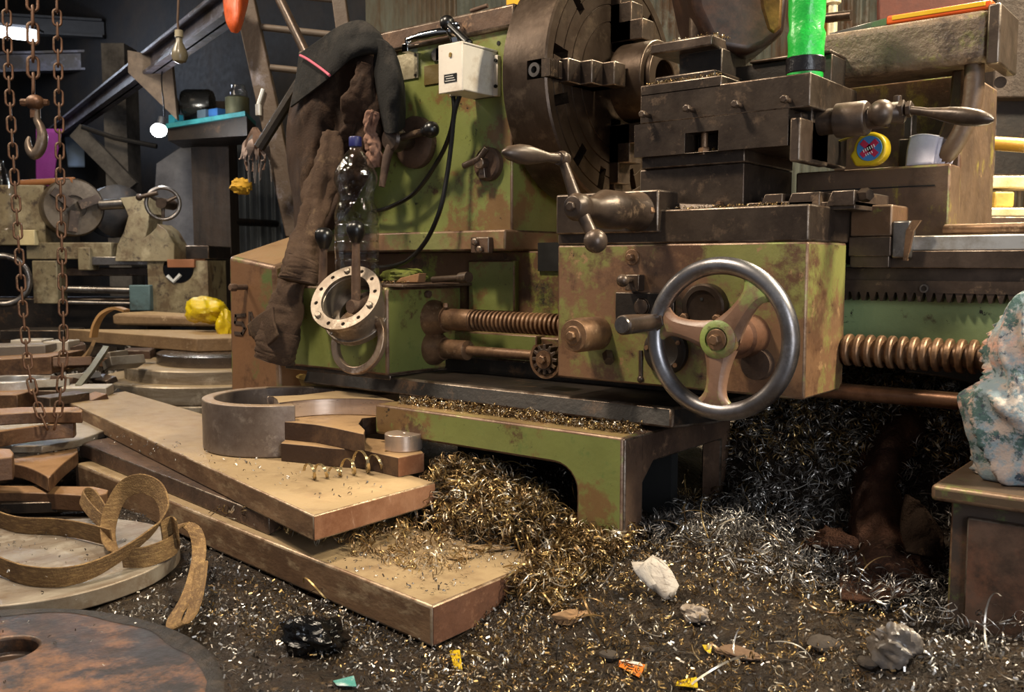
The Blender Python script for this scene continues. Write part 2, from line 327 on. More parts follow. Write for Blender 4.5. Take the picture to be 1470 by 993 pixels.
# chrome lever and black knob lever on the top cover
a, b2 = V(586, 58, 1.96), V(653, 44, 1.96)
ch = part('clamp_lever', MB().tube(smooth([a, a+(b2-a)*.25+W_*.004, a+(b2-a)*.7+W_*.004, b2-U_*.015], 12), [.010]*4+[.012]*5+[.010]*3, 14).sphere(b2, .024).cyl(b2-W_*.03+V_*.01, b2+W_*.02, .02).cyl(a-W_*.03, a+W_*.006, .010).box(a.x-.012, a.x+.012, 1.945, 1.987, a.z-.034, a.z-.012).cyl(b2, b2+V_*.04, .015), mat('chrome', '#d8d8d8', rough=.08, metal=1, bump=0, rvar=.03), lathe, bevel=.001); tag(ch, 'chrome lever on the headstock edge')
a, b2 = V(642, 33, 1.95), V(672, 62, 1.93)
part('knob_lever', MB().sphere(a, .021).tube([a, a+(b2-a)*.4, b2], [.013, .009, .012], 12).cyl(b2-W_*.02, b2+W_*.004, .013), M_black(), lathe)
# ---- white switch box and its cables
x0, x1, y0, y1 = 632, 664, 64, 132
a = V(632, 98, 1.86); b2 = V(664, 98, 1.86); zt = V(648, 65, 1.86).z; zb = V(648, 131, 1.86).z
WH = mat('dusty white painted tin', '#cfc6b8', [('#a38f78', 7, .60, .10), ('#6f5a45', 22, .70, .03)], rough=.45, bump=.04)
sb = part('switch_box', MB().box(a.x, b2.x, 1.86, 2.0, zb, zt), WH, lathe, bevel=.003); tag(sb, 'white electrical switch box with two black cables')
part('cover', MB().box(a.x-.003, b2.x+.003, 1.856, 1.862, zb-.003, zt+.004).box(a.x-.003, b2.x+.003, 1.856, 2.0, zt, zt+.005), WH, sb, bevel=.002)
part('back_flange', MB().box(a.x, b2.x+.014, 1.985, 2.0, zb, zt-.01), WH, sb, bevel=.002)
for zz in (zt-.025, zb+.025): part('screw', MB().cyl((b2.x+.009, 1.986, zz), (b2.x+.009, 1.981, zz), .005, n=10), M_hole(), sb)
lx0, lx1 = V(638, 115, 1.856).x, V(656, 115, 1.856).x; lz0, lz1 = V(647, 118, 1.856).z, V(647, 106, 1.856).z
st = part('sticker', MB().box(lx0, lx1, 1.8545, 1.8562, lz0, lz1), M_black(), sb)
mb = MB()
for k in range(4): mb.box(lx0+.004+(k % 2)*.003, lx1-.004-(k % 3)*.004, 1.8538, 1.8546, lz0+.003+k*.006, lz0+.005+k*.006)
part('sticker_lines', mb, mat('print white', '#b8b4ac', rough=.6, bump=0), sb)
kc = V(647, 78, 1.856); part('emblem', MB().cyl(kc, kc-V_*.002, .005, n=12).box(kc.x-.004, kc.x+.004, 1.853, 1.857, kc.z-.007, kc.z+.002), mat('brass tint', '#8d7440', rough=.4, metal=.6), sb)
cb = M_black()
cp = [V(650, 133, 1.93), V(652, 160, 1.93), V(645, 195, 1.94), V(628, 232, 1.95), V(596, 276, 1.955), V(560, 297, 1.96), V(535, 304, 1.97)]
part('cable', MB().tube(smooth(cp, 40), .0065, 8), cb, sb)
cp = [V(661, 133, 1.93), V(652, 165, 1.93), V(648, 205, 1.93), V(642, 250, 1.92), V(632, 300, 1.90), V(612, 345, 1.90), V(585, 374, 1.90), V(556, 383, 1.92), V(535, 383, 1.95)]
part('cable', MB().tube(smooth(cp, 50), .0065, 8), cb, sb)
part('cable_gland', MB().cyl(V(654, 130, 1.93), V(655, 137, 1.93), .018), WH, sb)
p = rectbox(622, 70, 634, 86, 1.992, .01); part('mounting_tab', MB().cyl(((p[0]+.012), 1.99, (p[4]+p[5])/2), ((p[0]+.012), 2.0, (p[4]+p[5])/2), .018).box(p[0]+.012, p[1]+.03, 1.99, 2.0, (p[4]+p[5])/2-.018, (p[4]+p[5])/2+.018), M_steel(), sb)
# ---- chuck
CC = Vector((-1.45, 2.25, 1.19)); CR = .325
prof = [(.10, -.145), (.32, -.145), (CR, -.14), (CR, -.005), (.32, 0)]
for r in (.295, .255, .215, .17): prof += [(r+.0025, 0), (r+.0012, -.003), (r-.0012, -.003), (r-.0025, 0)]
prof += [(.05, 0)]
cut = MB()
for k in range(12):
    a0 = 2*PI*k/12+PI/12+.08*(k % 2)
    d = Vector((0, math.cos(a0), math.sin(a0))); q = Vector((0, -math.sin(a0), math.cos(a0)))
    for rr in ((.235, .295),):
        p0, p1 = CC+d*rr[0], CC+d*rr[1]; cut.hexa([p0-q*.014-U_*.05, p1-q*.014-U_*.05, p1+q*.014-U_*.05, p0+q*.014-U_*.05], [p0-q*.014+U_*.02, p1-q*.014+U_*.02, p1+q*.014+U_*.02, p0+q*.014+U_*.02])
for k in range(4):
    a0 = PI/2*k+PI; d = Vector((0, math.cos(a0), math.sin(a0))); q = Vector((0, -math.sin(a0), math.cos(a0)))
    p0, p1 = CC+d*.09, CC+d*.34; cut.hexa([p0-q*.024-U_*.06, p1-q*.024-U_*.06, p1+q*.024-U_*.06, p0+q*.024-U_*.06], [p0-q*.024+U_*.02, p1-q*.024+U_*.02, p1+q*.024+U_*.02, p0+q*.024+U_*.02])
chk = part('chuck', MB().rev(CC, U_, prof, 96), M_chuck(), lathe, cut=cut)
tag(chk, 'big round four jaw chuck, brown steel')
for k in range(4):
    a0 = PI/2*k+PI; d = Vector((0, math.cos(a0), math.sin(a0))); q = Vector((0, -math.sin(a0), math.cos(a0)))
    def P(r, s, h): return CC+d*r+q*s+U_*h
    mb = MB()
    for r0, r1, h, wd in ((.11, .30, .012, .022), (.11, .27, .03, .030), (.11, .215, .065, .030), (.11, .165, .10, .030)):
        mb.hexa([P(r0, -wd, -.02), P(r1, -wd, -.02), P(r1, wd, -.02), P(r0, wd, -.02)], [P(r0, -wd, h), P(r1, -wd, h), P(r1, wd, h), P(r0, wd, h)])
    jw = part('jaw', mb, M_slide(), chk, bevel=.003)
    part('jaw_screw', MB().ring(CC+d*.30-U_*.04, d, .018, .009, .022, 20), M_steel(), chk)
    mb = MB()
    for j in range(7):
        r0 = .285+j*.0065-.0
        mb.hexa([P(r0, -.022, -.012), P(r0+.0035, -.022, -.012), P(r0+.0035, .022, -.012), P(r0, .022, -.012)], [P(r0, -.022, .014), P(r0+.0035, -.022, .014), P(r0+.0035, .022, .014), P(r0, .022, .014)])
    part('jaw_thread', mb, M_slide(), chk)
part('workpiece_ring', MB().ring(CC+U_*.04, U_, .105, .055, .10, 48).ring(CC+U_*.14, U_, .085, .05, .015, 48), M_chuck(), chk, bevel=.003)
part('spindle_nose', MB().cyl(CC-U_*.20, CC-U_*.13, .17, n=40), M_dkiron(), chk)
# ---- feed gearbox and its levers
gb = part('feed_gearbox', MB().box(-2.30, -1.85, 1.75, 2.05, .397, .637), M_green(), lathe, bevel=.008)
part('base_plate', MB().box(-2.30, -1.845, 1.755, 2.05, .385, .40), M_dkiron(), gb, bevel=.003)
part('lid', MB().box(-2.30, -1.80, 1.76, 2.05, .637, .645), M_rust(), gb, bevel=.002)
for x, y, bx_, by_ in ((511, 440, 511, 332), (462, 452, 465, 341)):
    p0 = V(x, y, 1.70); p1 = V(bx_, by_, 1.69); l = part('lever', MB().tube([p0, p0+(p1-p0)*.5, p1], [.013, .012, .009], 12).rev((p0.x, 1.75, p0.z), -V_, [(.04, 0), (.034, .03), (.022, .05), (.018, .07)], 24), M_rust(), gb)
    part('knob', MB().rev(p1-W_*.03, W_, [(.012, 0), (.018, .012), (.025, .03), (.024, .045), (.015, .055), (.004, .058)], 20), M_black(), l)
for z, r, ln, x1, nm in ((.545, .040, .055, -1.70, 'screw_flange'), (.462, .036, .045, -1.72, 'rod_flange')):
    part(nm, MB().rev((-1.85, 1.93, z), U_, [(r+.014, 0), (r+.012, .012), (r, .03), (r-.004, ln), (r-.010, ln)], 28).rev((-1.85, 1.93, z), U_, [(r*.76, 0), (r*.76, x1+1.85), (r*.6, x1+1.853)], 28), M_screw(), gb)
    if z > .5: part('bolt', MB().hexbolt((-1.79, 1.93-.012, z+.034), W_, .008, .012), M_screw(), gb)
c = Vector((-1.845, 1.90, .615)); part('bolt', MB().hexbolt(c, U_, .011, .012), M_rust(), gb)
# screws and rods
prof = [(.029, 0)]; x = 0
for k in range(30): prof += [(.0285, x), (.0285, x+.0062), (.0205, x+.0072), (.0205, x+.0135)]; x += .0145
part('lead_screw', MB().rev((-1.70, 1.93, .545), U_, prof, 28), M_screw(), lathe, ang=25)
prof = [(.03, 0)]; x = 0
for k in range(13): prof += [(.031, x), (.033, x+.003), (.033, x+.009), (.031, x+.0115), (.023, x+.0125), (.023, x+.0205)]; x += .0215
prof += [(.030, x), (.030, x+.5)]
part('lead_screw', MB().rev((-.70, 1.93, .524), U_, prof, 28), M_screw(), lathe, ang=25)
part('feed_rod', MB().cyl((-1.74, 1.93, .462), (-1.26, 1.93, .462), .0135), M_screw(), lathe)
part('control_rod', MB().cyl((-.75, 1.93, .437), (.6, 1.93, .437), .017), mat('copper brown rod', '#7d5a43', [('#5b3d2b', 8, .55, .08)], rough=.35, metal=.6, bump=.05), lathe)
mb = MB(); g = V(781, 516, 1.80); g2 = []
for k in range(12):
    for da, r in ((-.17, .026), (-.10, .037), (.10, .037), (.17, .026)): t = 2*PI*k/12+da; g2.append(g+Vector((r*math.cos(t), 0, r*math.sin(t))))
mb.prism(g2, (0, .03, 0)); gr = part('pinion_gear', mb, M_iron(), lathe, bevel=.001)
part('gear_guard', MB().ring(g+V_*.004, V_, .047, .040, .04, 30, a0=.2, a1=PI*1.25, ref=(1, 0, 0)), M_screw(), gr)
part('nut', MB().cyl(g, g-V_*.004, .022, n=24).hexbolt(g-V_*.004, -V_, .011, .010), M_screw(), gr)
# ---- end cover with the painted number
f4 = [V(328, 368, 1.80), V(393, 382, 1.80), V(403, 520, 1.80), V(329, 520, 1.80)]; f4[2].z = f4[3].z = 0
b4 = [Vector((p.x+.02, 2.3, p.z+(.15 if i < 2 else 0))) for i, p in enumerate(f4)]
ec = part('end_cover', MB().hexa([f4[0], f4[1], f4[2], f4[3]], [b4[0], b4[1], b4[2], b4[3]]), mat('end cover paint', '#6c4d33', [('#4f5a30', 4, .58, .05), ('#4a311f', 6, .60, .05), (DK, 45, .70, .02)], rough=.5, bump=.12, dust=('#8f7352', .9)), lathe, bevel=.012, bseg=3)
tag(ec, 'brown end cover with a slanted top and a number painted on it')
c = V(354, 412, 1.80); part('stop_pin', MB().cyl(c, c-V_*.045, .009, n=12).hexbolt(c-V_*.04, -V_, .013, .022), M_rust(), ec, bevel=.001)
def strokes(mb, pts, wd, v):
    for a, b in zip(pts[:-1], pts[1:]):
        a, b = V(*a, v), V(*b, v); d = (b-a).normalized(); q = Vector((-d.z, 0, d.x))*wd; a = a-d*wd*.7; b = b+d*wd*.7; mb.prism([a-q, b-q, b+q, a+q], (0, .003, 0))
mb = MB(); strokes(mb, [(351, 452), (338, 453), (337, 463), (347, 464), (351, 471), (347, 479), (337, 478)], .0055, 1.797); strokes(mb, [(358, 449), (358, 478)], .0055, 1.797); strokes(mb, [(360, 449), (368, 474)], .0045, 1.797)
part('painted_number', mb, mat('faded black paint', '#33241a', rough=.8, bump=0), ec)
er = Vector((-2.36, 2.02, .80)); part('lifting_eye', MB().torus(er, (-.5, 1, .2), .03, .007, 24, 8), M_rust(), ec)

# ---- carriage: apron, saddle
AU0, AU1 = -1.268, -.685
ap = part('apron', MB().box(AU0, AU1, 1.73, 1.935, .441, .742), M_apron(), lathe, bevel=.005)
tag(ap, 'carriage apron with lime paint worn to brown')
sd = part('saddle', MB().box(AU0, AU1, 1.73, 2.45, .742, .812), M_slide(), lathe, bevel=.004)
part('wing', MB().box(AU0-.09, AU0, 1.97, 2.45, .742, .80), M_rustpaint(), sd, bevel=.004)
part('wing', MB().box(-.684, -.60, 1.945, 2.40, .755, .818), M_rustpaint(), sd, bevel=.004)
part('keeper', MB().box(-.684, -.605, 1.95, 1.965, .692, .752).box(-.684, -.60, 1.94, 1.966, .715, .754), M_iron(), sd, bevel=.002)
a = V(1281, 347, 1.93); part('way_wiper', MB().box(-.60, -.565, 1.945, 1.985, .71, .785), M_steel(), sd, bevel=.004)
part('wiper_strip', MB().prism([(-.576, 1.942, .706), (-.568, 1.942, .706), (-.558, 1.942, .765), (-.545, 1.942, .785), (-.560, 1.942, .785), (-.572, 1.942, .765)], (0, .01, 0)), M_screw(), sd)
# apron fittings
def stud(x, y, v, r, n=6): c = V(x, y, v); return c
c = V(908, 369, 1.73); b = part('bolt', MB().cyl(c, c-V_*.004, .017, n=24).hexbolt(c-V_*.004, -V_, .0085, .012), M_screw(), ap, bevel=.001)
c = V(914, 402, 1.73); kn = part('ball_knob', MB().sphere(c-V_*.055, .0135).cyl(c, c-V_*.05, .006).box(c.x-.014, c.x+.02, 1.705, 1.73, c.z-.022, c.z+.012), M_iron(), ap, bevel=.002)
p = rectbox(884, 420, 968, 470, 1.725, .02); sp_ = part('feed_plate', MB().box(p[0], p[1], 1.722, 1.735, p[4], p[5]), M_dkiron(), ap, bevel=.002)
c = V(922, 440, 1.722); part('dial', MB().cyl(c, c-V_*.006, .016, n=28).ring(c, -V_, .019, .017, .003, 28), M_iron(), ap, bevel=.001)
c = V(1016, 440, 1.73); part('half_cover', MB().rev(c, -V_, [(.047, 0), (.047, .022), (.043, .026), (.034, .027), (.034, .024), (.03, .023), (.002, .022)], 40), M_chuck(), ap)
part('oil_hole', MB().cyl(c+Vector((-.002, -.0225, .016)), c+Vector((-.002, -.0235, .016)), .0035, n=10), M_hole(), ap)
for dx in (-.036, .036): part('bolt', MB().hexbolt(c+Vector((dx, -.026, -.021)), -V_, .0085, .012), M_screw(), ap, bevel=.001)
c = V(958, 503, 1.73); part('lower_cap', MB().rev(c, -V_, [(.05, 0), (.05, .012), (.044, .016), (.034, .017), (.03, .014), (.002, .014)], 40), M_dkiron(), ap)
for k in range(5): t = k*2*PI/5+.5; part('screw', MB().cyl(c+Vector((.04*math.cos(t), -.016, .04*math.sin(t))), c+Vector((.04*math.cos(t), -.02, .04*math.sin(t))), .005, n=10), M_screw(), ap)
c = V(920, 536, 1.73); part('plunger', MB().cyl(c-W_*.01, c+W_*.05, .005).sphere(c-W_*.012, .008), M_iron(), ap)
c = V(858, 478, 1.73); kb = part('stop_knob', MB().rev((c.x, 1.735, c.z), -V_, [(.037, 0), (.037, .085), (.034, .092), (.034, .098), (.020, .099), (.020, .103), (.006, .104)], 40).hexbolt((c.x, 1.632, c.z), -V_, .011, .010), M_screw(), ap, bevel=.001)
part('locking_screw', MB().hexbolt(c+Vector((.030, -.004, -.045)), Vector((.5, -.6, -.4)), .013, .028), M_iron(), ap)
c = V(1090, 522, 1.73); part('drain_boss', MB().rev(c, -V_, [(.032, 0), (.03, .02), (.006, .022)], 28), M_rust(), ap)

# ---- handwheel
HC = Vector((-.797, 1.60, .560)); 
hw = part('handwheel', MB().torus(HC, V_, .1365, .0165, 96, 16), M_rim(), lathe, ang=60); tag(hw, 'polished steel handwheel rim')
hub = part('hub', MB().rev(HC+V_*.018, -V_, [(.030, 0), (.036, .012), (.036, .030), (.030, .034), (.023, .035), (.023, .031), (.010, .031)], 32), mat('hub paint', '#7d8a48', [('#7a5a42', 6, .5, .06), (BR, 20, .62, .04)], rough=.45), hw)
part('nut', MB().cyl(HC-V_*.012, HC-V_*.017, .020, n=24).hexbolt(HC-V_*.016, -V_, .0115, .014), M_screw(), hw, bevel=.001)
SPK = mat('wheel spoke paint', '#83904f', [('#7b5c48', 3.5, .52, .04), ('#6b4f3c', 14, .60, .05), ('#9a8878', 8, .66, .04)], rough=.42, bump=.1)
for ang in (168, 52, 266):
    t = math.radians(ang); d = Vector((math.cos(t), 0, math.sin(t))); q = Vector((-math.sin(t), 0, math.cos(t))); rows = []
    for r, wd, hh, y in ((.018, .034, .017, .006), (.035, .027, .018, .006), (.06, .0205, .018, .004), (.09, .0185, .017, .002), (.104, .021, .015, 0), (.118, .032, .012, 0), (.127, .054, .008, 0)):
        cc = HC+d*r+V_*y; rows.append([cc-q*wd-V_*hh*.35, cc-q*wd*.7-V_*hh, cc+q*wd*.7-V_*hh, cc+q*wd-V_*hh*.35, cc+q*wd+V_*hh*.35, cc+q*wd*.7+V_*hh, cc-q*wd*.7+V_*hh, cc-q*wd+V_*hh*.35, cc-q*wd-V_*hh*.35])
    part('spoke', MB().grid(rows), SPK, hw, sub=1, ang=50)
part('shaft_boss', MB().rev(HC+V_*.015, V_, [(.034, 0), (.036, .05), (.042, .055), (.042, .115)], 32), mat('orange rust boss', '#6a4835', [(BR, 6, .55, .08)], rough=.5, metal=.3), hw)
hp = HC+Vector((-.1335*math.cos(math.radians(12)), -.012, .1335*math.sin(math.radians(12))))
part('grip', MB().rev(hp, -V_, [(.012, 0), (.0155, .005), (.0165, .03), (.0185, .10), (.0185, .118), (.016, .121)], 24).rev(hp+V_*.02, -V_, [(.018, 0), (.018, .022), (.011, .024)], 6), M_iron(), hw, bevel=.001)
part('grip_cap', MB().cyl(hp-V_*.120, hp-V_*.1235, .0165, .015, 24), M_steel(), hw)

# ---- cross slide with its crank
cs = part('cross_slide', MB().box(-1.24, -.72, 1.84, 2.40, .812, .826).hexa([(-1.20, 1.78, .812), (-.92, 1.78, .812), (-.92, 1.86, .812), (-1.20, 1.86, .812)], [(-1.17, 1.79, .84), (-.90, 1.79, .822), (-.90, 1.86, .822), (-1.17, 1.86, .84)]), M_slide(), lathe, bevel=.003)
mb = MB(); tz0, tz1 = .812, .842
for u0, u1 in ((-.835, -.785), (-.778, -.708), (-.696, -.640)):
    mb.hexa([(u0, 1.84, tz0), (u1, 1.84, tz0), (u1, 2.12, tz0), (u0, 2.12, tz0)], [(u0+.012, 1.84, tz1), (u1, 1.84, tz1), (u1, 2.12, tz1), (u0+.012, 2.12, tz1)])
part('slotted_table', mb.box(-.83, -.64, 1.845, 2.1, .805, .822), M_iron(), cs, bevel=.002)
c = Vector((-.632, 1.86, .832)); part('bolt', MB().hexbolt(c, Vector((1, -.5, 0)), .014, .02), M_iron(), cs)
# crank bracket
bu0, bu1 = V(806, 315, 1.73).x, V(950, 315, 1.73).x
cb_ = part('crank_bracket', MB().box(-1.262, -1.0, 1.715, 1.80, .765, .853), M_slide(), lathe, bevel=.004)
c = V(935, 303, 1.715); part('bolt', MB().hexbolt(c, -V_, .010, .012), M_screw(), cb_, bevel=.001)
K = V(915, 304, 1.715); 
part('crank_barrel', MB().rev(K, -V_, [(.042, 0), (.036, .03), (.036, .07), (.039, .072), (.039, .125), (.036, .13), (.030, .15), (.022, .165), (.022, .20)], 36), M_iron(), cb_)
KH = K-V_*.215
crk = part('crank', MB().rev(KH+V_*.02, -V_, [(.02, 0), (.026, .008), (.027, .03), (.02, .042), (.011, .044)], 24).hexbolt(KH-V_*.024, -V_, .010, .008), M_iron(), lathe, bevel=.001)
kv = KH.y
def at_crank(x, y, dv=0): return V(x, y, kv+dv)
up, dn = at_crank(807, 228), at_crank(855, 346)
part('arm', MB().tube([dn, KH, KH+(up-KH)*.5, up], [.011, .014, .011, .0085], 16), M_iron(), crk)
part('ball', MB().sphere(dn, .023).cyl(dn, dn+(KH-dn)*.3, .014, .011), M_iron(), crk)
part('handle_boss', MB().sphere(up, .0155).cyl(up+V_*.012, up-V_*.012, .013), M_iron(), crk)
hd = (at_crank(738, 212, -.10)-up); hl = .135; hdn = Vector((-.25, -1, .02)).normalized()
part('handle', MB().rev(up, hdn, [(.009, 0), (.010, .02), (.009, .035), (.014, .06), (.0185, .085), (.0185, .105), (.013, .13), (.005, .143), (.002, .145)], 24), M_iron(), crk)

# ---- compound rest
cp_ = part('compound_base', MB().box(-1.115, -.865, 1.83, 2.08, .815, .908).box(-1.105, -.86, 1.82, 2.07, .908, .934), M_slide(), lathe, bevel=.003)
c = V(1035, 293, 1.83); part('gib_screw', MB().hexbolt(c, -V_, .007, .014), M_screw(), cp_)
for x, y in ((1080, 290), (1091, 289)): c = V(x, y, 1.93); part('bolt', MB().hexbolt(c, Vector((.4, -1, 0)), .011, .014), M_iron(), cp_)
cut = MB().box(V(983, 200, 1.8).x, V(1031, 200, 1.8).x, 1.70, 1.86, V(1007, 218, 1.8).z, V(1007, 189, 1.8).z)
ls = part('lower_slide', MB().box(-1.112, -.760, 1.80, 2.10, .932, 1.003), M_slide(), lathe, cut=cut, bevel=.003)
c = Vector((V(1008, 205, 1.82).x, 1.83, .93)); part('stud', MB().cyl(c, c+W_*.045, .0075, n=14).hexbolt(c, W_, .013, .016), M_screw(), ls)
us = part('top_slide', MB().box(-1.098, -.717, 1.80, 2.06, 1.003, 1.068).box(-1.098, -.905, 1.80, 2.06, 1.06, 1.086), M_slide(), lathe, bevel=.003)
part('slide_plate', MB().box(-1.085, -.94, 1.84, 2.05, 1.086, 1.108), M_slide(), us, bevel=.003)
for x, y in ((932, 166), (995, 158), (1064, 152), (1134, 145)):
    c = V(x, y, 1.80); part('gib_bolt', MB().hexbolt(c, -V_, .0085, .012, shank=.022), M_iron(), us, bevel=.001)
tp = part('tool_post', MB().box(-1.06, -.955, 1.90, 2.02, 1.108, 1.165), M_dkiron(), lathe, bevel=.003)
pa, pb = V(933, 58, 1.86), V(1022, 52, 1.86); part('top_plate', MB().box(pa.x, pb.x, 1.86, 2.06, 1.163, 1.187), M_iron(), tp, bevel=.004)
c = V(1002, 48, 1.95); part('post', MB().cyl((c.x, 1.95, 1.18), (c.x, 1.95, 1.45), .020), M_chuck(), tp)
part('tool_holder', MB().box(-.96, -.74, 1.97, 2.05, 1.075, 1.135).box(-.92, -.74, 1.96, 2.05, 1.135, 1.142), M_dkiron(), tp, bevel=.003)
part('swing_arm', MB().box(-.79, -.745, 1.83, 1.93, .955, 1.0).box(-.757, -.735, 1.80, 1.95, .90, .985), M_iron(), ls, bevel=.004)
BX = Vector((-.735, 1.90, .985))
part('end_bracket', MB().box(-.765, -.735, 1.86, 2.06, .905, 1.02), M_dkiron(), ls, bevel=.004)
part('crank_barrel', MB().rev(BX, U_, [(.026, 0), (.026, .035), (.034, .036), (.034, .092), (.031, .096), (.022, .098), (.022, .135)], 32), M_iron(), ls)
BH = BX+Vector((.125, -.01, .005))
ck = part('compound_crank', MB().sphere(BH, .026).rev(BH, Vector((.86, .5, 0)), [(.02, 0), (.021, .04), (.016, .045)], 20).hexbolt(BH+Vector((.03, .01, .005)), U_, .018, .012).hexbolt(BH+Vector((.046, .005, .003)), U_, .016, .010).cyl(BH+Vector((.02, .03, .01)), BH+Vector((.02, .03, .035)), .008), M_iron(), lathe, bevel=.001)
h0 = BH+Vector((.055, 0, .0)); h1 = V(1391, 168, 1.88)
part('handle', MB().rev(h0, h1-h0, [(.008, 0), (.008, .03), (.010, .045), (.015, .075), (.017, .10), (.015, .125), (.009, .145), (.003, .152)], 24), M_iron(), ck)
# ---- tailstock
ts = part('tailstock', MB().box(-.845, -.521, 2.05, 2.42, .745, .902), mat('tailstock iron', '#54402f', [('#7a6d2c', 8, .60, .035, (1, 1, .6)), ('#3b2a1d', 4, .55, .08), ('#8a6a4a', 22, .66, .03)], rough=.5, bump=.15, dust=('#70573f', .5)), lathe, bevel=.005)
TS = ts.data.materials[0]
part('joint_line', MB().box(-.80, -.55, 2.048, 2.052, .858, .8605), M_hole(), ts)
# column: swept web that curves up to the barrel
web = [(-.62, .75), (-.62, .905), (-.60, .905), (-.585, .935), (-.565, .975), (-.55, 1.02), (-.545, 1.10), (-.5205, 1.10), (-.5205, .75)]
part('column', MB().prism([(x, 2.12, z) for x, z in web], (0, .30, 0)), TS, ts, bevel=.006)
part('brace', MB().tube(smooth([V(1322, 262, 2.11), V(1348, 234, 2.10), V(1367, 212, 2.09), V(1386, 178, 2.09), V(1397, 140, 2.09), V(1399, 92, 2.09)], 18), .019, 14), TS, ts)
rough_cast = mat('rough cast barrel', '#6d5a48', [('#77713f', 7, .58, .03), ('#3a2a1f', 9, .55, .06), ('#8a705a', 24, .62, .05)], rough=.55, metal=.1, bump=.9, bscale=30, dust=('#8f7f70', .5))
part('barrel', MB().box(-.80, -.462, 2.05, 2.20, 1.098, 1.198), rough_cast, ts, bevel=.018, bseg=3)
part('barrel_cap', MB().box(-.464, -.440, 2.045, 2.205, 1.088, 1.203), M_iron(), ts, bevel=.004)
part('lock_bolt', MB().cyl(V(1436, 118, 2.2), V(1436, 118, 2.25), .012), M_iron(), ts)
part('body', MB().box(-.83, -.535, 2.24, 2.38, .89, 1.11), TS, ts, bevel=.004)
# ================================================================== THE SETTING
def plain(name, base, **k): return mat(name, base, **k)
dirt = mat('oily dirt floor', '#2c231b', [('#1a1511', 3, .5, .1), ('#41352a', 14, .6, .06)], rough=.6, bump=.5, bscale=30)
struct('floor', MB().box(-11, 3.2, -2.5, 5.2, -.12, -.02), dirt)
corr = mat('grey green corrugated sheet', '#77786a', [('#6d4f36', 3, .56, .06, (1, 1, .3)), ('#8f8f80', 9, .6, .08)], rough=.55, metal=.3, bump=.05)
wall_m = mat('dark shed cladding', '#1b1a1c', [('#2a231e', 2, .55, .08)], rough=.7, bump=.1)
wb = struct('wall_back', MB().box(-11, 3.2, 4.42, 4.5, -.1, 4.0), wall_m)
for k in range(9):                                   # corrugated sheets nailed on the back wall
    u0 = V(525, 20, 4.36).x+k*.82; rows = []
    for zz in (.0, 3.6): rows.append([Vector((u0+i*.0103, 4.36+.014*math.sin(i*.0103/.041*2*PI)-.004*(k % 2), zz)) for i in range(82)])
    part('corrugated_sheet', MB().grid(rows), corr if k else mat('rusty corrugated sheet', '#6d5b44', [('#7d7d6c', 3, .5, .08, (1, 1, .3))], rough=.6, metal=.2, bump=.05), wb)
cgrey = mat('grey corrugated sheet', '#6a6f74', [('#4a4a4c', 3, .56, .06, (1, 1, .3))], rough=.5, metal=.3, bump=.05)
for k in range(2):
    a = D(326+k*52, 330, 7.0); zt_ = D(340, 186, 7.0).z; ex = (_R*.95+Vector((0, 0, 0))); part('corrugated_sheet', MB().grid([[a+ex*(i*.0103)+Fh*(.014*math.sin(i*.0103/.055*2*PI))+W_*(z-a.z) for i in range(30)] for z in (0, zt_)]), cgrey, wb)
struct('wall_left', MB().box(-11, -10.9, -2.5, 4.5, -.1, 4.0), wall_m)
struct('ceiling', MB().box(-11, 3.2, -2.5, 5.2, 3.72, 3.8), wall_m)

def facing(mb, x0, y0, x1, y1, dd, dep):             # a box square to the aisle at distance dd
    a = D(x0, y1, dd); ww = (D(x1, y1, dd)-a).dot(Rh); hh = (D(x0, y0, dd)-a).z
    b = [a, a+Rh*ww, a+Rh*ww+Fh*dep, a+Fh*dep]; return mb.hexa(b, [p+W_*hh for p in b])
# gantry beam and its column
a, b = D(335, 3, 4.3), D(40, 150, 10.2); ax = (b-a); hx = Vector((ax.x, ax.y, 0)).normalized(); q = Vector((-hx.y, hx.x, 0))
def ibeam(mb, a, b, q, w_, h, t): 
    for (o0, o1, z0, z1) in ((-w_, w_, -h, -h+t), (-w_, w_, h-t, h), (-t*.4, t*.4, -h, h)):
        mb.hexa([a+q*o0+W_*z0, a+q*o1+W_*z0, b+q*o1+W_*z0, b+q*o0+W_*z0], [a+q*o0+W_*z1, a+q*o1+W_*z1, b+q*o1+W_*z1, b+q*o0+W_*z1])
    return mb
b.z = a.z
beam_m = mat('painted gantry steel', '#55525c', [('#3d342e', 4, .52, .08), ('#77747e', 10, .6, .06)], rough=.5, metal=.2)
tag(struct('trim_1', ibeam(MB(), a, b, q, .05, .065, .016), beam_m), 'long grey steel gantry beam running back under the roof')
a2, b2 = D(-60, 68, 8.6), D(215, 62, 8.8); struct('trim_2', ibeam(MB(), a2-W_*.15, b2-W_*.15, Vector((0, 0, 0))+Fh, .06, .09, .02), beam_m)
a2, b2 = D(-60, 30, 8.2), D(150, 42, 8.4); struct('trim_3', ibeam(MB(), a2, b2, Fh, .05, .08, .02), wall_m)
col_m = mat('grimy concrete column', '#6a645e', [('#3a3532', 3, .52, .1)], rough=.85, bump=.3)
struct('trim_4', facing(MB(), 160, 70, 192, 470, 7.2, .25), col_m)
g = [D(183, 72, 5.6), D(246, 84, 5.6), D(254, 172, 5.6), D(184, 104, 5.6)]; struct('trim_5', MB().prism(g, Fh*.04), mat('brown gusset', '#6d5c4c', [('#4a3c30', 6, .5, .1)], rough=.6))
struct('trim_6', facing(MB(), 282, 150, 335, 480, 6.2, .2), mat('dark timber post', '#33261c', [('#1c140f', 4, .5, .1, (3, 3, .4))], rough=.8, bump=.3))
g = [D(100, 195, 7.0), D(115, 178, 7.0), D(196, 262, 7.0), D(180, 275, 7.0)]; struct('trim_7', MB().prism(g, Fh*.05), col_m)
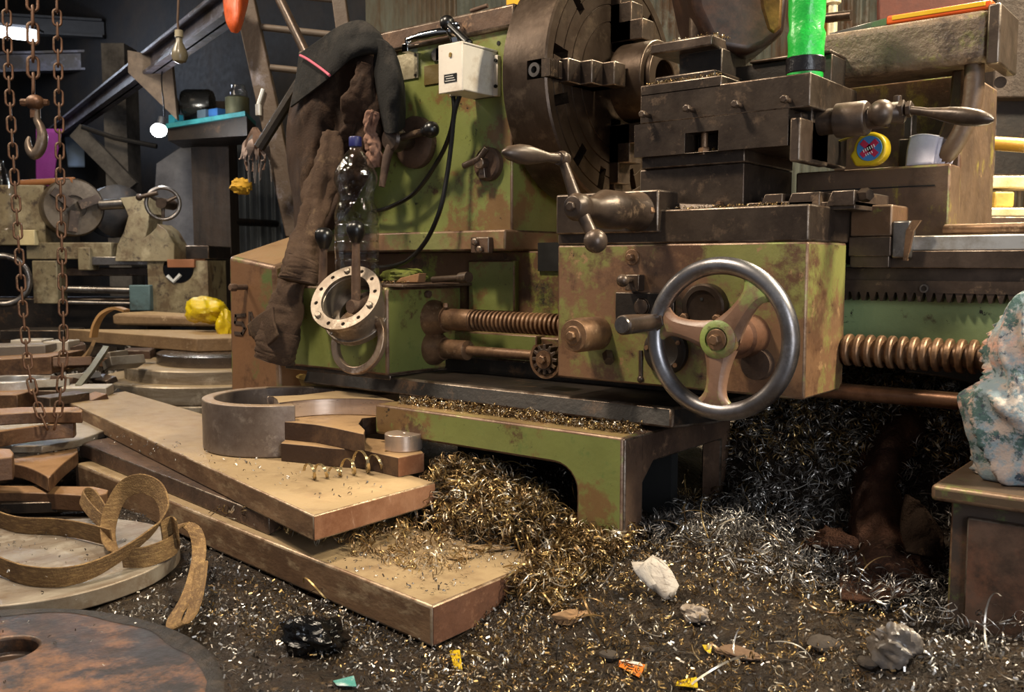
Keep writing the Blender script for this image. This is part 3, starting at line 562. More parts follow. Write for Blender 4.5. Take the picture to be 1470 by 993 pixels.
struct('trim_8', MB().tube([D(118, 182, 6.9), D(165, 198, 6.9), D(225, 210, 6.9)], .018, 8), wall_m)

# ================================================================== FOREGROUND STEEL
# upper plate, packing plate and lower plate
def slab(name, pts, t, m, label, bev=.004, **kw): return solo(name, MB().hexa([Vector((p[0], p[1], p[2]-t)) for p in pts], pts), m, label, 'steel plate', bevel=bev, **kw)
slab('steel_plate', [(-1.464, 1.179, .2), (-1.474, 1.541, .2), (-3.50, 1.90, .2), (-3.42, 1.62, .2)], .054, [M_plate()], 'long tan dusted steel plate on top of the pile, carrying the cut ring')
slab('steel_plate', [(-1.121, 1.161, .1), (-1.127, 1.605, .1), (-2.85, 1.66, .1), (-2.78, 1.34, .1)], .076, M_plate(), 'thick brown steel plate lowest in the pile, its sawn end nearest the camera', bev=.006)
slab('packing_plate', [(-1.70, 1.245, .1445), (-1.75, 1.42, .1445), (-2.9, 1.66, .1445), (-2.87, 1.40, .1445)], .044, M_rust(), 'brown packing plate sandwiched between the two long steel plates')
se = [o for o in C.objects if o.name.startswith('steel_plate')]
part('sawn_end', MB().hexa([(-1.4635, 1.181, .150), (-1.4735, 1.539, .150), (-1.478, 1.539, .150), (-1.468, 1.181, .150)], [(-1.4635, 1.181, .197), (-1.4735, 1.539, .197), (-1.478, 1.539, .197), (-1.468, 1.181, .197)]), M_cut(), se[0])
part('sawn_end', MB().hexa([(-1.1205, 1.164, .028), (-1.1265, 1.602, .028), (-1.131, 1.602, .028), (-1.125, 1.164, .028)], [(-1.1205, 1.164, .096), (-1.1265, 1.602, .096), (-1.131, 1.602, .096), (-1.125, 1.164, .096)]), mat('brown sawn end', '#6d4a38', [('#53382a', 7, .52, .08), ('#85604a', 30, .6, .05)], rough=.55, metal=.25, bump=.2), se[1])
# cut ring lying on the upper plate
RC = Vector((-2.135, 1.605, .2015)); ring_m = mat('grey brown turned ring', '#7b6f66', [('#5f5148', 5, .52, .1), ('#94887c', 12, .6, .06)], rough=.45, metal=.45, bump=.06, dust=('#9c8263', .6))
solo('cut_ring', MB().ring(RC, W_, .203, .170, .135, 60, a0=math.radians(75), a1=math.radians(335), ref=(1, 0, 0)), ring_m, 'tall grey steel ring with a piece cut out, on the upper plate', 'steel ring', bevel=.003)
# flame cut offcuts stacked beside it
cutm = mat('freshly turned cut face', '#c9b5a4', [('#a58d78', 7, .58, .08, (1, 1, .2))], rough=.30, metal=.7, bump=.05, rvar=.08, stretch=(1, 1, 6))
dkcut = mat('dark scaled offcut', '#3d2b20', [('#5a4330', 8, .58, .06)], rough=.55, metal=.3, bump=.2, dust=('#9c7d58', .95))
def offcut(name, px, zt, t, m, label, mats=None, **kw):
    pts = [Z(x, y, zt) for x, y in px]; o = solo(name, MB().hexa([p-W_*t for p in pts], pts), m, label, 'offcut', bevel=.0015, **kw); return o
def arc_px(p0, p1, sag, n):                         # curved cut between two pixel points
    out = []
    for k in range(n+1): t = k/n; out.append((p0[0]+(p1[0]-p0[0])*t, p0[1]+(p1[1]-p0[1])*t+sag*4*t*(1-t)))
    return out
TOPO = [(507, 558), (566, 575)]+arc_px((566, 575.5), (400, 578), -5, 16)+[(398, 573), (392, 569), (383, 569), (431, 567)]
o = offcut('curved_offcut', TOPO, .339, .044, [cutm], 'bright turned offcut with a curved face, topmost beside the ring')
part('top_face', MB().hexa([Z(x, y, .3392) for x, y in TOPO], [Z(x, y, .3402) for x, y in TOPO]), M_plate(), o)
offcut('curved_offcut', [(367, 603), (420, 606), (452, 609), (480, 614), (522, 623), (524, 617), (515, 608), (520, 600), (560, 596), (470, 588), (400, 592)], .294, .047, [dkcut], 'dark offcut with a scaled front, second from the top beside the ring')
o = offcut('curved_offcut', [(403, 636), (448, 640), (472, 643), (522, 646), (571, 657), (608, 650), (600, 640), (560, 632), (470, 622), (420, 622)], .2465, .046, [dkcut], 'dark offcut with a pale sawn end, lowest beside the ring')
a = [Z(571.5, 657.3, .2465), Z(608.5, 650.3, .2465)]; part('sawn_end', MB().hexa([a[0]-W_*.045, a[1]-W_*.045, a[1]-W_*.045+V_*.004-U_*.003, a[0]-W_*.045+V_*.004-U_*.003], [a[0]-W_*.001, a[1]-W_*.001, a[1]-W_*.001+V_*.004-U_*.003, a[0]-W_*.001+V_*.004-U_*.003]), M_cut(), o)
c = Z(571, 646, .247)+V_*.02; solo('steel_slug', MB().ring(c, W_, .046, .004, .040, 40), cutm, 'short bright turned slug on the lowest offcut', 'offcut', bevel=.002)
# shallow oil pan under the feed gearbox
pc_ = Vector((-2.22, 1.98, .305)); pan = MB().rev(pc_, W_, [(.15, 0), (.175, .01), (.19, .045), (.195, .047), (.186, .045), (.17, .02), (.01, .018)], 48)
solo('oil_pan', pan, mat('tan oil pan', '#86703f', [('#5d4a2b', 6, .52, .1)], rough=.5, metal=.2), 'round tan oil pan under the feed gearbox', 'pan')
# coiled chip
pa, pb = Z(440, 690, .2), Z(557, 676, .2); ax = (pb-pa); pts = []; wv = []
sdv = Vector((-ax.y, ax.x, 0)).normalized()
for k in range(150):
    t = k/149; r = .013+.014*t+.006*math.sin(t*11+1); th = 2*PI*6.2*t**.9
    pts.append(pa+ax*t+sdv*(r*math.cos(th))+W_*(r+.002+r*math.sin(th))); wv.append(ax.normalized()*.0034)
solo('coiled_chip', MB().ribbon(pts, wv, .0010), mat('straw steel chip', '#c9b48a', [('#8d7448', 30, .55, .08)], rough=.25, metal=.9, bump=0), 'long springy steel chip coiled on the upper plate', 'metal chip')
# round discs in the corner
dm = mat('burnt brown disc', '#5a3f2c', [('#2b2420', 2.2, .50, .05), ('#8a5f3c', 5, .58, .06), ('#33302e', 9, .62, .05)], rough=.45, metal=.3, bump=.18, bscale=35)
DCU, DCV, DR = -1.374, .374, .442
ctr = Vector((DCU, DCV, .005))
nn = 72
def disc_poly(c, R, jit, n=nn): return [(c[0]+(R+jit*noise.noise(Vector((math.cos(2*PI*k/n)*3, math.sin(2*PI*k/n)*3, R))))*math.cos(2*PI*k/n), c[1]+(R+jit*noise.noise(Vector((math.cos(2*PI*k/n)*3, math.sin(2*PI*k/n)*3, R))))*math.sin(2*PI*k/n)) for k in range(n)]
pl = disc_poly(ctr, DR, .006)
hole = MB().cyl(Z(4, 931, .1)-W_*.03, Z(4, 931, .1)+W_*.05, .05, n=40)
d1 = solo('steel_disc', MB().hexa([(x, y, .005) for x, y in pl], [(x, y, .10) for x, y in pl]), [dm], 'thick burnt brown steel disc with a hole, nearest in the corner', 'steel disc', bevel=.005, cut=hole)
DPL = list(pl)
pl = disc_poly((-2.10, .90), .315, .004)
d2m = mat('grey striped disc', '#8f8577', [('#6d5b49', 5, .50, .10, (3, .5, 1)), ('#a59c8e', 12, .6, .08), ('#5c4a3c', 3, .62, .05)], rough=.5, metal=.3, bump=.08)
solo('steel_disc', MB().hexa([(x, y, .022) for x, y in pl], [(x, y, .058) for x, y in pl]), d2m, 'pale grey flat steel disc with a woven sling lying on it', 'steel disc', bevel=.003)
mbr = MB(); P0 = [(x, y) for x, y in pl]
for k in range(nn):
    pass
rimv = []
for k in range(nn):
    x, y = DPL[k]; dx, dy = x-DCU, y-DCV; L_ = math.hypot(dx, dy); w0 = .028+.02*noise.noise(Vector((dx*9, dy*9, 4))); rimv.append([Vector((x+dx/L_*.001, y+dy/L_*.001, .03)), Vector((x+dx/L_*.0012, y+dy/L_*.0012, .0995)), Vector((x-dx/L_*.004, y-dy/L_*.004, .1015)), Vector((x-dx/L_*w0, y-dy/L_*w0, .1006))])
rimv.append(rimv[0])
part('burnt_rim', MB().grid(rimv), mat('charred rim', '#211c19', [('#3d332b', 30, .55, .08)], rough=.6, metal=.2, bump=.5, bscale=60), d1)
# woven sling
sm = mat('tan woven webbing', '#7d5f38', [('#5d4428', 8, .5, .12), ('#94764a', 40, .55, .06, (1, 1, 6))], rough=.85, bump=.5, bscale=220)
def strap_path(pts, zs, n): return smooth([Z(x, y, z) for (x, y), z in zip(pts, zs)], n)
sl = thing('lifting_sling', 'tan woven lifting sling looped over the pale disc', 'sling', tuple(Z(160, 800, .058)))
def band(pts, zs, n, wv0, wv1=None, half=.023):
    P = strap_path(pts, zs, n); w0 = Vector(wv0).normalized()*half; w1 = Vector(wv1 or wv0).normalized()*half
    part('strap', MB().ribbon(P, [w0.lerp(w1, i/(n-1)).normalized()*half for i in range(n)], .004), sm, sl, bevel=.001)
band([(-40, 728), (20, 752), (80, 756), (120, 762), (160, 772)], [.085, .08, .08, .085, .085], 24, (.2, -.2, 1))
band([(-40, 790), (0, 812), (40, 826), (90, 828), (137, 816), (183, 790), (222, 760)], [.09, .083, .08, .08, .083, .10, .13], 36, (.1, -.3, 1), (.5, .3, .8))
band([(222, 760), (236, 735), (228, 706), (203, 694), (178, 703), (162, 730), (155, 758), (158, 782), (168, 795)], [.13, .16, .19, .20, .18, .14, .10, .075, .07], 40, (.5, .3, .8), (-.6, -.4, .3))
band([(160, 760), (135, 738), (118, 716), (122, 708), (134, 712), (150, 736), (158, 756)], [.09, .10, .11, .12, .115, .10, .09], 24, (.3, .2, 1), (.3, .2, 1), .016)
band([(175, 800), (205, 800), (235, 790), (253, 778), (255, 762), (246, 755), (232, 764)], [.08, .08, .085, .09, .12, .125, .12], 24, (0, -.1, 1))
band([(244, 762), (262, 752), (280, 762), (286, 790), (280, 825), (268, 858), (252, 884), (250, 897), (262, 897), (276, 878), (285, 845), (290, 810)], [.11, .115, .11, .09, .07, .055, .05, .05, .052, .06, .07, .085], 46, (.7, .55, .2), (.7, .3, .5), .016)

# scrap plates on the left
def scrap(name, px, zt, t, m, label, cat='offcut', grp=None): 
    pts = [Z(x, y, zt) for x, y in px]; return solo(name, MB().hexa([p-W_*t for p in pts], pts), m, label, cat, grp, bevel=.003)
tanp = mat('brown scrap plate', '#5c412d', [('#7a5a3e', 6, .55, .06), ('#3b281b', 5, .55, .08)], rough=.5, metal=.25, bump=.2, dust=('#94714d', .8))
gry = mat('grey scrap plate', '#8b8479', [('#6a5c4c', 5, .55, .08)], rough=.45, metal=.4, bump=.1, dust=('#a3947c', .6))
scrap('scrap_plate', [(-60, 696), (135, 698), (156, 703), (154, 708)]+arc_px((135, 712), (-60, 708), -3, 8), .085, .045, tanp, 'low brown scrap plate with a dark end, beside the lowest long plate')
scrap('scrap_plate', [(-60, 664), (0, 660), (55, 652), (111, 643), (112, 648)]+arc_px((108, 652), (72, 684), -2, 8)+[(69, 686)]+arc_px((67, 684), (-60, 690), -22, 14), .135, .04, tanp, 'forked brown scrap plate with two concave cuts')
scrap('scrap_plate', [(-60, 612), (20, 606), (62, 598), (140, 598), (150, 618), (112, 632), (60, 640), (-60, 640)], .16, .022, gry, 'flat pale grey scrap plate under the curved offcuts')
scrap('scrap_plate', [(-60, 618), (0, 617), (60, 609), (105, 600), (109, 604)]+arc_px((106, 607), (-60, 632), -4, 10), .225, .045, tanp, 'curved brown scrap plate just under the hanging chain')
scrap('scrap_plate', [(-60, 590), (30, 584), (112, 584), (119, 588)]+arc_px((118, 591), (-60, 600), -3, 10), .262, .034, tanp, 'broad brown scrap plate, topmost of the stack under the chain')
scrap('scrap_plate', [(-60, 640), (15, 644), (20, 650), (18, 656), (-60, 664)], .20, .06, tanp, 'stubby brown scrap block at the edge of the forked plate')
scrap('scrap_plate', [(-60, 716), (40, 714), (80, 716), (82, 720), (-60, 724)], .062, .03, M_dkiron(), 'thin dark scrap bar below the low brown scrap plate')

# cabinet at the right edge
cb0 = thing('steel_cabinet', 'dark steel cabinet with a lipped top beside the swarf heap', 'cabinet', (-.1, 1.95, 0))
cm_ = mat('dark cabinet paint', '#3f332b', [('#586a34', 6, .62, .04), ('#6b4a35', 4, .58, .07), ('#241c17', 9, .60, .06)], rough=.5, metal=.2, bump=.1)
part('body', MB().box(-.41, .30, 1.70, 2.25, 0, .315), cm_, cb0, bevel=.004)
part('top_lip', MB().box(-.437, .32, 1.672, 2.28, .298, .326), mat('cabinet lip', '#50402f', [('#5d7434', 5, .60, .05), ('#7a5b44', 8, .6, .06)], rough=.5, metal=.2, dust=('#4a3d33', .5)), cb0, bevel=.008, bseg=3)
p = (V(1391, 740, 1.70).x, V(1391, 740, 1.70).z)
part('door', MB().box(p[0], .28, 1.688, 1.702, .03, p[1]), mat('brown cabinet door', '#5b463a', [('#6f4a38', 4, .56, .06), ('#3b2d25', 7, .58, .08)], rough=.45, metal=.3, bump=.08), cb0, bevel=.003)
# ================================================================== CLOTH, BOTTLES AND SMALL THINGS ON THE LATHE
pvc = bpy.data.materials.new('clear plastic'); pvc.use_nodes = True
_nt = pvc.node_tree; _N = _nt.nodes; _N.remove(_N['Principled BSDF']); _o = _N['Material Output']
_t = _N.new('ShaderNodeBsdfTransparent'); _t.inputs[0].default_value = (.93, .91, .89, 1); _g = _N.new('ShaderNodeBsdfGlossy'); _g.inputs['Roughness'].default_value = .07
_f = _N.new('ShaderNodeLayerWeight'); _f.inputs[0].default_value = .24; _x = _N.new('ShaderNodeMixShader')
_no = _N.new('ShaderNodeTexNoise'); _no.inputs['Scale'].default_value = 26; _no.inputs['Detail'].default_value = 3; _tc = _N.new('ShaderNodeTexCoord'); _nt.links.new(_tc.outputs['Object'], _no.inputs[0])
_b = _N.new('ShaderNodeBump'); _b.inputs['Strength'].default_value = .7; _b.inputs['Distance'].default_value = .012; _nt.links.new(_no.outputs[0], _b.inputs['Height']); _nt.links.new(_b.outputs[0], _g.inputs['Normal']); _nt.links.new(_b.outputs[0], _f.inputs['Normal'])
_nt.links.new(_f.outputs['Facing'], _x.inputs[0]); _nt.links.new(_t.outputs[0], _x.inputs[1]); _nt.links.new(_g.outputs[0], _x.inputs[2]); _nt.links.new(_x.outputs[0], _o.inputs[0])
bc = V(513, 404, 1.815); bc.z = .646
bt = thing('plastic_bottle', 'big clear plastic bottle with a blue cap standing behind the levers', 'bottle', tuple(bc))
zt = V(513, 196, 1.815).z-bc.z; k_ = zt/.42
prof = [(.052, 0), (.060, .008), (.0625, .03), (.0625, .06), (.060, .065), (.0625, .07), (.0625, .115), (.060, .12), (.0625, .125), (.0625, .165), (.059, .17), (.0625, .18), (.061, .205), (.052, .232), (.050, .245), (.053, .262), (.061, .29), (.0615, .305), (.057, .325), (.040, .355), (.026, .375), (.017, .385), (.016, .398)]
part('body', MB().rev(bc, W_, [(p.x, p.y*k_) for p in smooth([(r, h, 0) for r, h in prof], 70)], 40), pvc, bt, ang=80)
part('cap', MB().rev(bc, W_, [(.0175, .392*k_), (.0185, .394*k_), (.0185, .417*k_), (.017, .42*k_)], 28), mat('blue cap', '#20245c', rough=.4, bump=0), bt)
# flange rings hanging on the levers
alum = mat('turned grey flange metal', '#978a7c', [('#6a5a4a', 5, .55, .09), ('#b8ab9c', 14, .6, .06)], rough=.36, metal=.75, bump=.06)
fc = D(497, 428, 2.52); tow = (EYEP-fc).normalized()
fn = (tow*math.cos(math.radians(40)) + (-_R*.62+_U*.78)*math.sin(math.radians(40))).normalized()
hv = MB()
xx = fn.orthogonal().normalized(); yy = fn.cross(xx)
for k in range(12):
    d = xx*math.cos(2*PI*k/12)+yy*math.sin(2*PI*k/12)
    if k % 4: hv.cyl(fc+d*.086-fn*.02, fc+d*.086+fn*.03, .0058, n=10)
fl = solo('flange_ring', MB().ring(fc-fn*.008, fn, .101, .071, .014, 64), alum, 'drilled grey metal flange ring hung tilted over the black knob lever', 'flange ring', cut=hv)
mb = MB().ring(fc-fn*.075, fn, .093, .070, .070, 64).ring(fc-fn*.085, fn, .099, .050, .02, 64)
part('collar', mb, alum, fl, bevel=.002)
for k in range(0, 12, 4): 
    d = xx*math.cos(2*PI*k/12)+yy*math.sin(2*PI*k/12); part('bolt', MB().hexbolt(fc+d*.086+fn*.006, fn, .0095, .008), alum, fl, bevel=.001)
for k in range(0, 12, 3):
    d = xx*math.cos(2*PI*k/12+.4)+yy*math.sin(2*PI*k/12+.4); part('set_screw', MB().cyl(fc+d*.09-fn*.04, fc+d*.098-fn*.04, .006, n=10), alum, fl)
rc = V(518, 490, 1.715)
solo('thin_ring', MB().ring(rc+V_*.0, (.12, -1, .25), .092, .071, .018, 64), mat('brown turned ring', '#a08a75', [('#6b5340', 5, .52, .08), ('#c0aea0', 12, .6, .06)], rough=.35, metal=.6, bump=.06), 'thin brown steel ring hanging below the drilled flange', 'ring', bevel=.003)
# rag and bits behind the gearbox levers
def crumple(mb, c, sx, sy, sz, seed, n=18, m=12, amp=.35, fr=1.6):
    vs = []; c = Vector(c)
    b0 = len(mb.v); mb.sphere((0, 0, 0), 1, n, m)
    for i in range(b0, len(mb.v)):
        p = mb.v[i]; f = 1+amp*noise.noise(p*fr+Vector((seed, seed*2, 0)))+amp*.6*noise.noise(p*fr*2.7+Vector((0, seed, 3)))
        mb.v[i] = c+Vector((p.x*sx*f, p.y*sy*f, max(p.z, -.8)*sz*f))
    return mb
def creased(mb, c, sx, sy, sz, seed, n=44, m=30, amp=.35, fr=1.2, cr_=1.0):
    c = Vector(c); b0 = len(mb.v); mb.sphere((0, 0, 0), 1, n, m)
    for i in range(b0, len(mb.v)):
        p = mb.v[i]; f = 1+amp*noise.noise(p*fr+Vector((seed, seed*2, 0)))
        for q, w_ in ((1.7, .8), (3.1, .35)): f += cr_*w_*(max(0, .26-abs(noise.noise(p*q+Vector((seed*q, 0, seed)))))-.10)
        mb.v[i] = c+Vector((p.x*sx*f, p.y*sy*f, max(p.z, -.8)*sz*f))
    return mb
c = V(572, 398, 1.90); solo('green_rag', crumple(MB(), (c.x, 1.92, .664), .075, .05, .022, 3), mat('dirty lime rag', '#6c7426', [('#3f3f18', 12, .55, .1)], rough=.9, bump=.4), 'dirty lime rag bunched on the feed gearbox', 'rag')
c = V(585, 396, 1.86); solo('wood_chock', MB().prism([(c.x-.05, 1.86, .647), (c.x+.04, 1.86, .648), (c.x+.045, 1.86, .674), (c.x-.03, 1.86, .66)], (0, .03, 0)), mat('dusty wood', '#8d6743', rough=.8, bump=.3), 'small tan wooden chock beside the lime rag', 'chock', bevel=.002)
c = V(645, 404, 1.9); solo('steel_bar', MB().cyl((c.x-.09, 1.93, .655), (c.x+.05, 1.90, .662), .009).cyl((c.x+.04, 1.902, .661), (c.x+.075, 1.896, .664), .015), M_iron(), 'short dark steel bar lying on the gearbox top', 'bar')

# ---- jacket hung over the headstock end
blk = mat('charcoal jacket cloth', '#1d1c1b', [('#34302c', 9, .58, .08)], rough=.9, bump=.35, bscale=160, spec=.2)
brn = mat('brown jacket cloth', '#3a2a20', [('#241912', 4, .52, .1), ('#4d3b2d', 9, .6, .08)], rough=.9, bump=.35, bscale=160, spec=.2)
slv = mat('dusty brown sleeve cloth', '#4d3c2f', [('#382b23', 6, .52, .1), ('#65523f', 12, .6, .06)], rough=.92, bump=.35, bscale=160, spec=.2)
jk = thing('work_jacket', 'brown work jacket with a charcoal yoke hung on the headstock end', 'jacket', tuple(V(500, 60, 1.92)))
def VV(*q): return [[V(x, y, v) for x, y, v in r] for r in q]
def DD(*q): return [[D(x, y, d) for x, y, d in r] for r in q]
part('jacket_body', MB().grid(patch(VV(
  [(436, 80, 1.97), (470, 66, 1.92), (505, 52, 1.90), (538, 58, 1.91), (560, 80, 1.95)],
  [(420, 140, 1.97), (440, 138, 1.89), (458, 135, 1.92), (480, 132, 1.87), (500, 130, 1.91), (540, 130, 1.88), (568, 140, 1.95)][0:1]+[(452, 136, 1.89), (490, 131, 1.90), (534, 130, 1.87), (566, 140, 1.95)],
  [(412, 190, 1.97), (446, 190, 1.88), (480, 188, 1.92), (526, 185, 1.89), (558, 190, 1.95)],
  [(414, 240, 1.97), (438, 245, 1.88), (470, 245, 1.92), (505, 240, 1.90), (538, 235, 1.95)],
  [(422, 290, 1.96), (438, 292, 1.87), (462, 295, 1.92), (484, 290, 1.90), (512, 285, 1.95)],
  [(424, 335, 1.95), (436, 338, 1.88), (452, 340, 1.91), (468, 335, 1.91), (482, 325, 1.95)]), 70, 90, .030, 8, 2)), brn, jk, solid=.006, ang=180)
part('yoke', MB().grid(patch(VV(
  [(430, 78, 1.93), (458, 58, 1.88), (488, 38, 1.86), (520, 30, 1.86), (545, 48, 1.90)],
  [(428, 95, 1.92), (462, 78, 1.87), (494, 58, 1.84), (524, 48, 1.85), (552, 64, 1.88)],
  [(424, 122, 1.91), (458, 105, 1.86), (490, 80, 1.83), (522, 66, 1.84), (548, 76, 1.88)],
  [(418, 154, 1.91), (450, 130, 1.86), (478, 108, 1.84), (508, 82, 1.84), (538, 76, 1.88)]), 50, 40, .016, 12, 5)), blk, jk, solid=.006, ang=180)
pp = [V(x, y, d) for x, y, d in ((431, 79.5, 1.90), (440, 84, 1.872), (452, 92, 1.845), (463, 100, 1.83), (473, 108, 1.815))]
part('piping', MB().tube(smooth(pp, 20), .004, 8), mat('pink piping', '#c0566a', rough=.7, bump=0), jk)
part('lining', MB().grid(patch(VV(
  [(540, 55, 1.87), (552, 58, 1.84), (564, 70, 1.85), (572, 90, 1.94)],
  [(538, 100, 1.88), (556, 95, 1.84), (572, 105, 1.85), (579, 120, 1.94)],
  [(545, 150, 1.88), (558, 150, 1.84), (573, 150, 1.86), (581, 155, 1.94)],
  [(553, 190, 1.88), (562, 192, 1.86), (572, 188, 1.88), (580, 182, 1.94)]), 30, 44, .012, 13, 8)), blk, jk, solid=.006, ang=180)
def sleeve(name, pts, rr, m, seed, flat=.6, wr=1.0):
    n = 64; K = 34; P = smooth([V(*p) for p in pts], n); R_ = [cr([Vector((r, 0, 0)) for r in rr], i/(n-1)).x for i in range(n)]
    mb = MB().tube(P, R_, K, flat, up=_R)
    for i, p in enumerate(mb.v):
        j = min(i//K, n-1); a = 2*PI*(i % K)/K; s_ = j/(n-1)*len(pts)*.06; r_ = abs(noise.noise(Vector((math.cos(a)*1.1+s_*5, math.sin(a)*1.1, s_*26+seed))))
        mb.v[i] = p+(p-P[j]).normalized()*wr*(.020*noise.noise(Vector((math.cos(a)*1.3, math.sin(a)*1.3, s_*11+seed)))-.022*max(0, .25-r_)+.004*noise.noise(p*50))
    return part(name, mb, m, jk, ang=180)
sleeve('sleeve', [(528, 92, 1.87), (516, 140, 1.86), (506, 180, 1.885), (484, 215, 1.89)], [.03, .042, .036, .02], brn, 6)
sleeve('sleeve', [(478, 190, 1.86), (470, 235, 1.83), (458, 280, 1.80), (446, 320, 1.76), (436, 355, 1.73), (428, 388, 1.70), (425, 402, 1.69)], [.03, .044, .046, .045, .050, .052, .05], slv, 1)
sleeve('sleeve', [(432, 375, 1.77), (420, 410, 1.735), (411, 440, 1.71), (404, 470, 1.69), (398, 500, 1.68), (396, 514, 1.68)], [.035, .046, .052, .056, .056, .052], slv, 9)
sleeve('cuff', [(438, 372, 1.715), (431, 388, 1.70), (427, 404, 1.69)], [.050, .057, .055], slv, 14, wr=.5)
sleeve('cuff', [(401, 478, 1.685), (397, 500, 1.675), (394, 516, 1.675)], [.058, .063, .061], slv, 12, wr=.5)
part('cuff_flap', MB().grid(patch(VV([(356, 466, 1.70), (372, 452, 1.66), (392, 440, 1.64)], [(362, 482, 1.70), (376, 474, 1.65), (394, 462, 1.63)], [(380, 500, 1.68), (388, 494, 1.64), (400, 482, 1.63)]), 16, 14, .008, 20, 3)), slv, jk, solid=.006, ang=180)
sleeve('scarf', [(536, 160, 1.86), (531, 190, 1.875), (537, 215, 1.89), (541, 240, 1.90)], [.012, .022, .024, .018], mat('dusty pink cloth', '#8d6a58', [('#6b4c3d', 8, .55, .1)], rough=.9, bump=.3), 17)

# ---- green wrapped bottle, tape, papers, file on the carriage and tailstock
gc = V(1156, 107, 1.88); gc.z = 1.069; gH = 1.33-gc.z
grn = mat('green plastic film', '#1fae3c', [('#5fd07a', 5, .58, .07), ('#0f8a2a', 7, .58, .06)], rough=.3, bump=.5, bscale=24, coat=.4)
gbm = MB().rev(gc, W_, [(.034, 0), (.036, .004), (.036, .03), (.035, .06), (.038, .09), (.0345, .10), (.037, .13), (.036, .16), (.035, .20), (.036, gH)], 36)
for i, p in enumerate(gbm.v): gbm.v[i] = p+Vector((p.x-gc.x, p.y-gc.y, 0)).normalized()*.003*noise.noise(p*45)
gb_ = solo('wrapped_bottle', gbm, grn, 'bright green film wrapped bottle with a black tape band on the top slide', 'bottle', ang=60)
part('tape_band', MB().rev(gc+W_*.012, W_, [(.0365, 0), (.0385, .002), (.0385, .030), (.0365, .032)], 36), mat('black tape', '#131114', rough=.25, bump=.2), gb_)
tc_ = V(1247, 225, 2.07); tz = .9035
tm = thing('tape_measure', 'yellow tape measure with a round blue and red label', 'tape measure', (tc_.x, 2.0, tz))
yl = mat('yellow tape case', '#b59a12', [('#7d6a10', 7, .58, .08)], rough=.4, bump=.03)
tcc = Vector((V(1248, 223, 2.0).x, 2.0, tz+.034))
poly = [tcc+Vector((.034*math.cos(t), 0, .034*math.sin(t))) for t in [k*PI/16 for k in range(-8, 17)]]+[tcc+Vector((-.042, 0, -.012)), tcc+Vector((-.03, 0, -.034))]
part('case', MB().prism(poly, (0, .035, 0)), yl, tm, bevel=.005, bseg=3)
part('label_disc', MB().cyl(tcc-V_*.0002, tcc-V_*.002, .0255, n=36), mat('label blue', '#3f78b0', rough=.5, bump=0), tm)
mb = MB(); q = tcc-V_*.0021
def strip(mb, c, ang, ln, wd, dv=-.001): 
    d = Vector((math.cos(ang), 0, math.sin(ang))); n = Vector((-d.z, 0, d.x)); mb.prism([c-d*ln-n*wd, c+d*ln-n*wd, c+d*ln+n*wd, c-d*ln+n*wd], (0, dv, 0))
strip(mb, q, .75, .021, .006); strip(mb, q, 2.4, .021, .006); part('label_cross', mb, mat('label red', '#b3284a', rough=.5, bump=0), tm)
mb = MB(); q = tcc-V_*.0031
for k in range(6): strip(mb, q+Vector((-.011+k*.0042, 0, -.005+k*.0019)), .42+PI/2, .0032, .0009)
for k in range(4): strip(mb, q+Vector((-.006+k*.004, 0, -.013+k*.0016)), .42+PI/2, .0024, .0008)
part('label_marks', mb, mat('print white bright', '#d8d8d4', rough=.5, bump=0), tm)
part('strap', MB().ribbon(smooth([tcc+Vector((-.005, .018, .034)), tcc+Vector((-.04, .018, .030)), tcc+Vector((-.085, .01, .016))], 10), (0, .007, 0), .002), mat('olive strap', '#8a7a1e', rough=.7), tm)
pc = V(1322, 238, 2.12); pz = .9035
pp_ = thing('paper_pad', 'bundle of folded white papers leaning on the tailstock', 'paper', (pc.x, 2.12, pz))
wp = mat('white paper', '#cbc6cf', [('#b0a9b5', 6, .55, .1)], rough=.8, bump=.05)
for k in range(6):
    a = .05+.05*k; x0 = V(1301, 220, 2.065).x+k*.004; 
    part('sheet', MB().grid(patch([[Vector((x0, 2.062+k*.005, pz)), Vector((x0+.025, 2.057+k*.005, pz)), Vector((x0+.054+k*.002, 2.066+k*.005, pz+.001))], [Vector((x0-.002, 2.075+k*.005, pz+.033)), Vector((x0+.025, 2.069+k*.005, pz+.034)), Vector((x0+.056+k*.003, 2.075+k*.005, pz+.032))], [Vector((x0-.001+k*.001, 2.09+k*.005, pz+.064-k*.002)), Vector((x0+.026, 2.083+k*.005, pz+.066-k*.003)), Vector((x0+.058+k*.003, 2.09+k*.005, pz+.060-k*.004))]], 9, 9)), wp, pp_, solid=.001, ang=180)
c = V(1295, 200, 2.06); solo('steel_post', MB().box(c.x-.02, c.x+.012, 2.10, 2.15, .9025, .965).box(c.x-.012, c.x+.006, 2.105, 2.14, .965, 1.02), M_dkiron(), 'dark square steel post standing behind the papers', 'post', bevel=.003)
f0, f1, f2 = V(1187, 40, 2.07), V(1272, 31, 2.07), V(1424, 8, 2.07)
zb_ = 1.2
fl_ = thing('flat_file', 'flat file with an orange and yellow handle lying on the tailstock barrel', 'file', (f1.x, 2.09, zb_))
part('blade', MB().hexa([(f0.x, 2.085, zb_), (f1.x, 2.075, zb_), (f1.x, 2.10, zb_), (f0.x, 2.095, zb_)], [(f0.x, 2.085, zb_+.004), (f1.x, 2.075, zb_+.016), (f1.x, 2.10, zb_+.016), (f0.x, 2.095, zb_+.004)]), M_steel(), fl_, bevel=.001)
part('handle', MB().box(f1.x, f2.x, 2.07, 2.105, zb_, zb_+.018), mat('orange lacquer', '#d8561c', rough=.35, bump=.03), fl_, bevel=.004)
part('handle_inlay', MB().box(f1.x+.012, f2.x-.012, 2.068, 2.10, zb_+.007, zb_+.016), mat('yellow lacquer', '#d8a51e', rough=.35, bump=.03), fl_, bevel=.001)
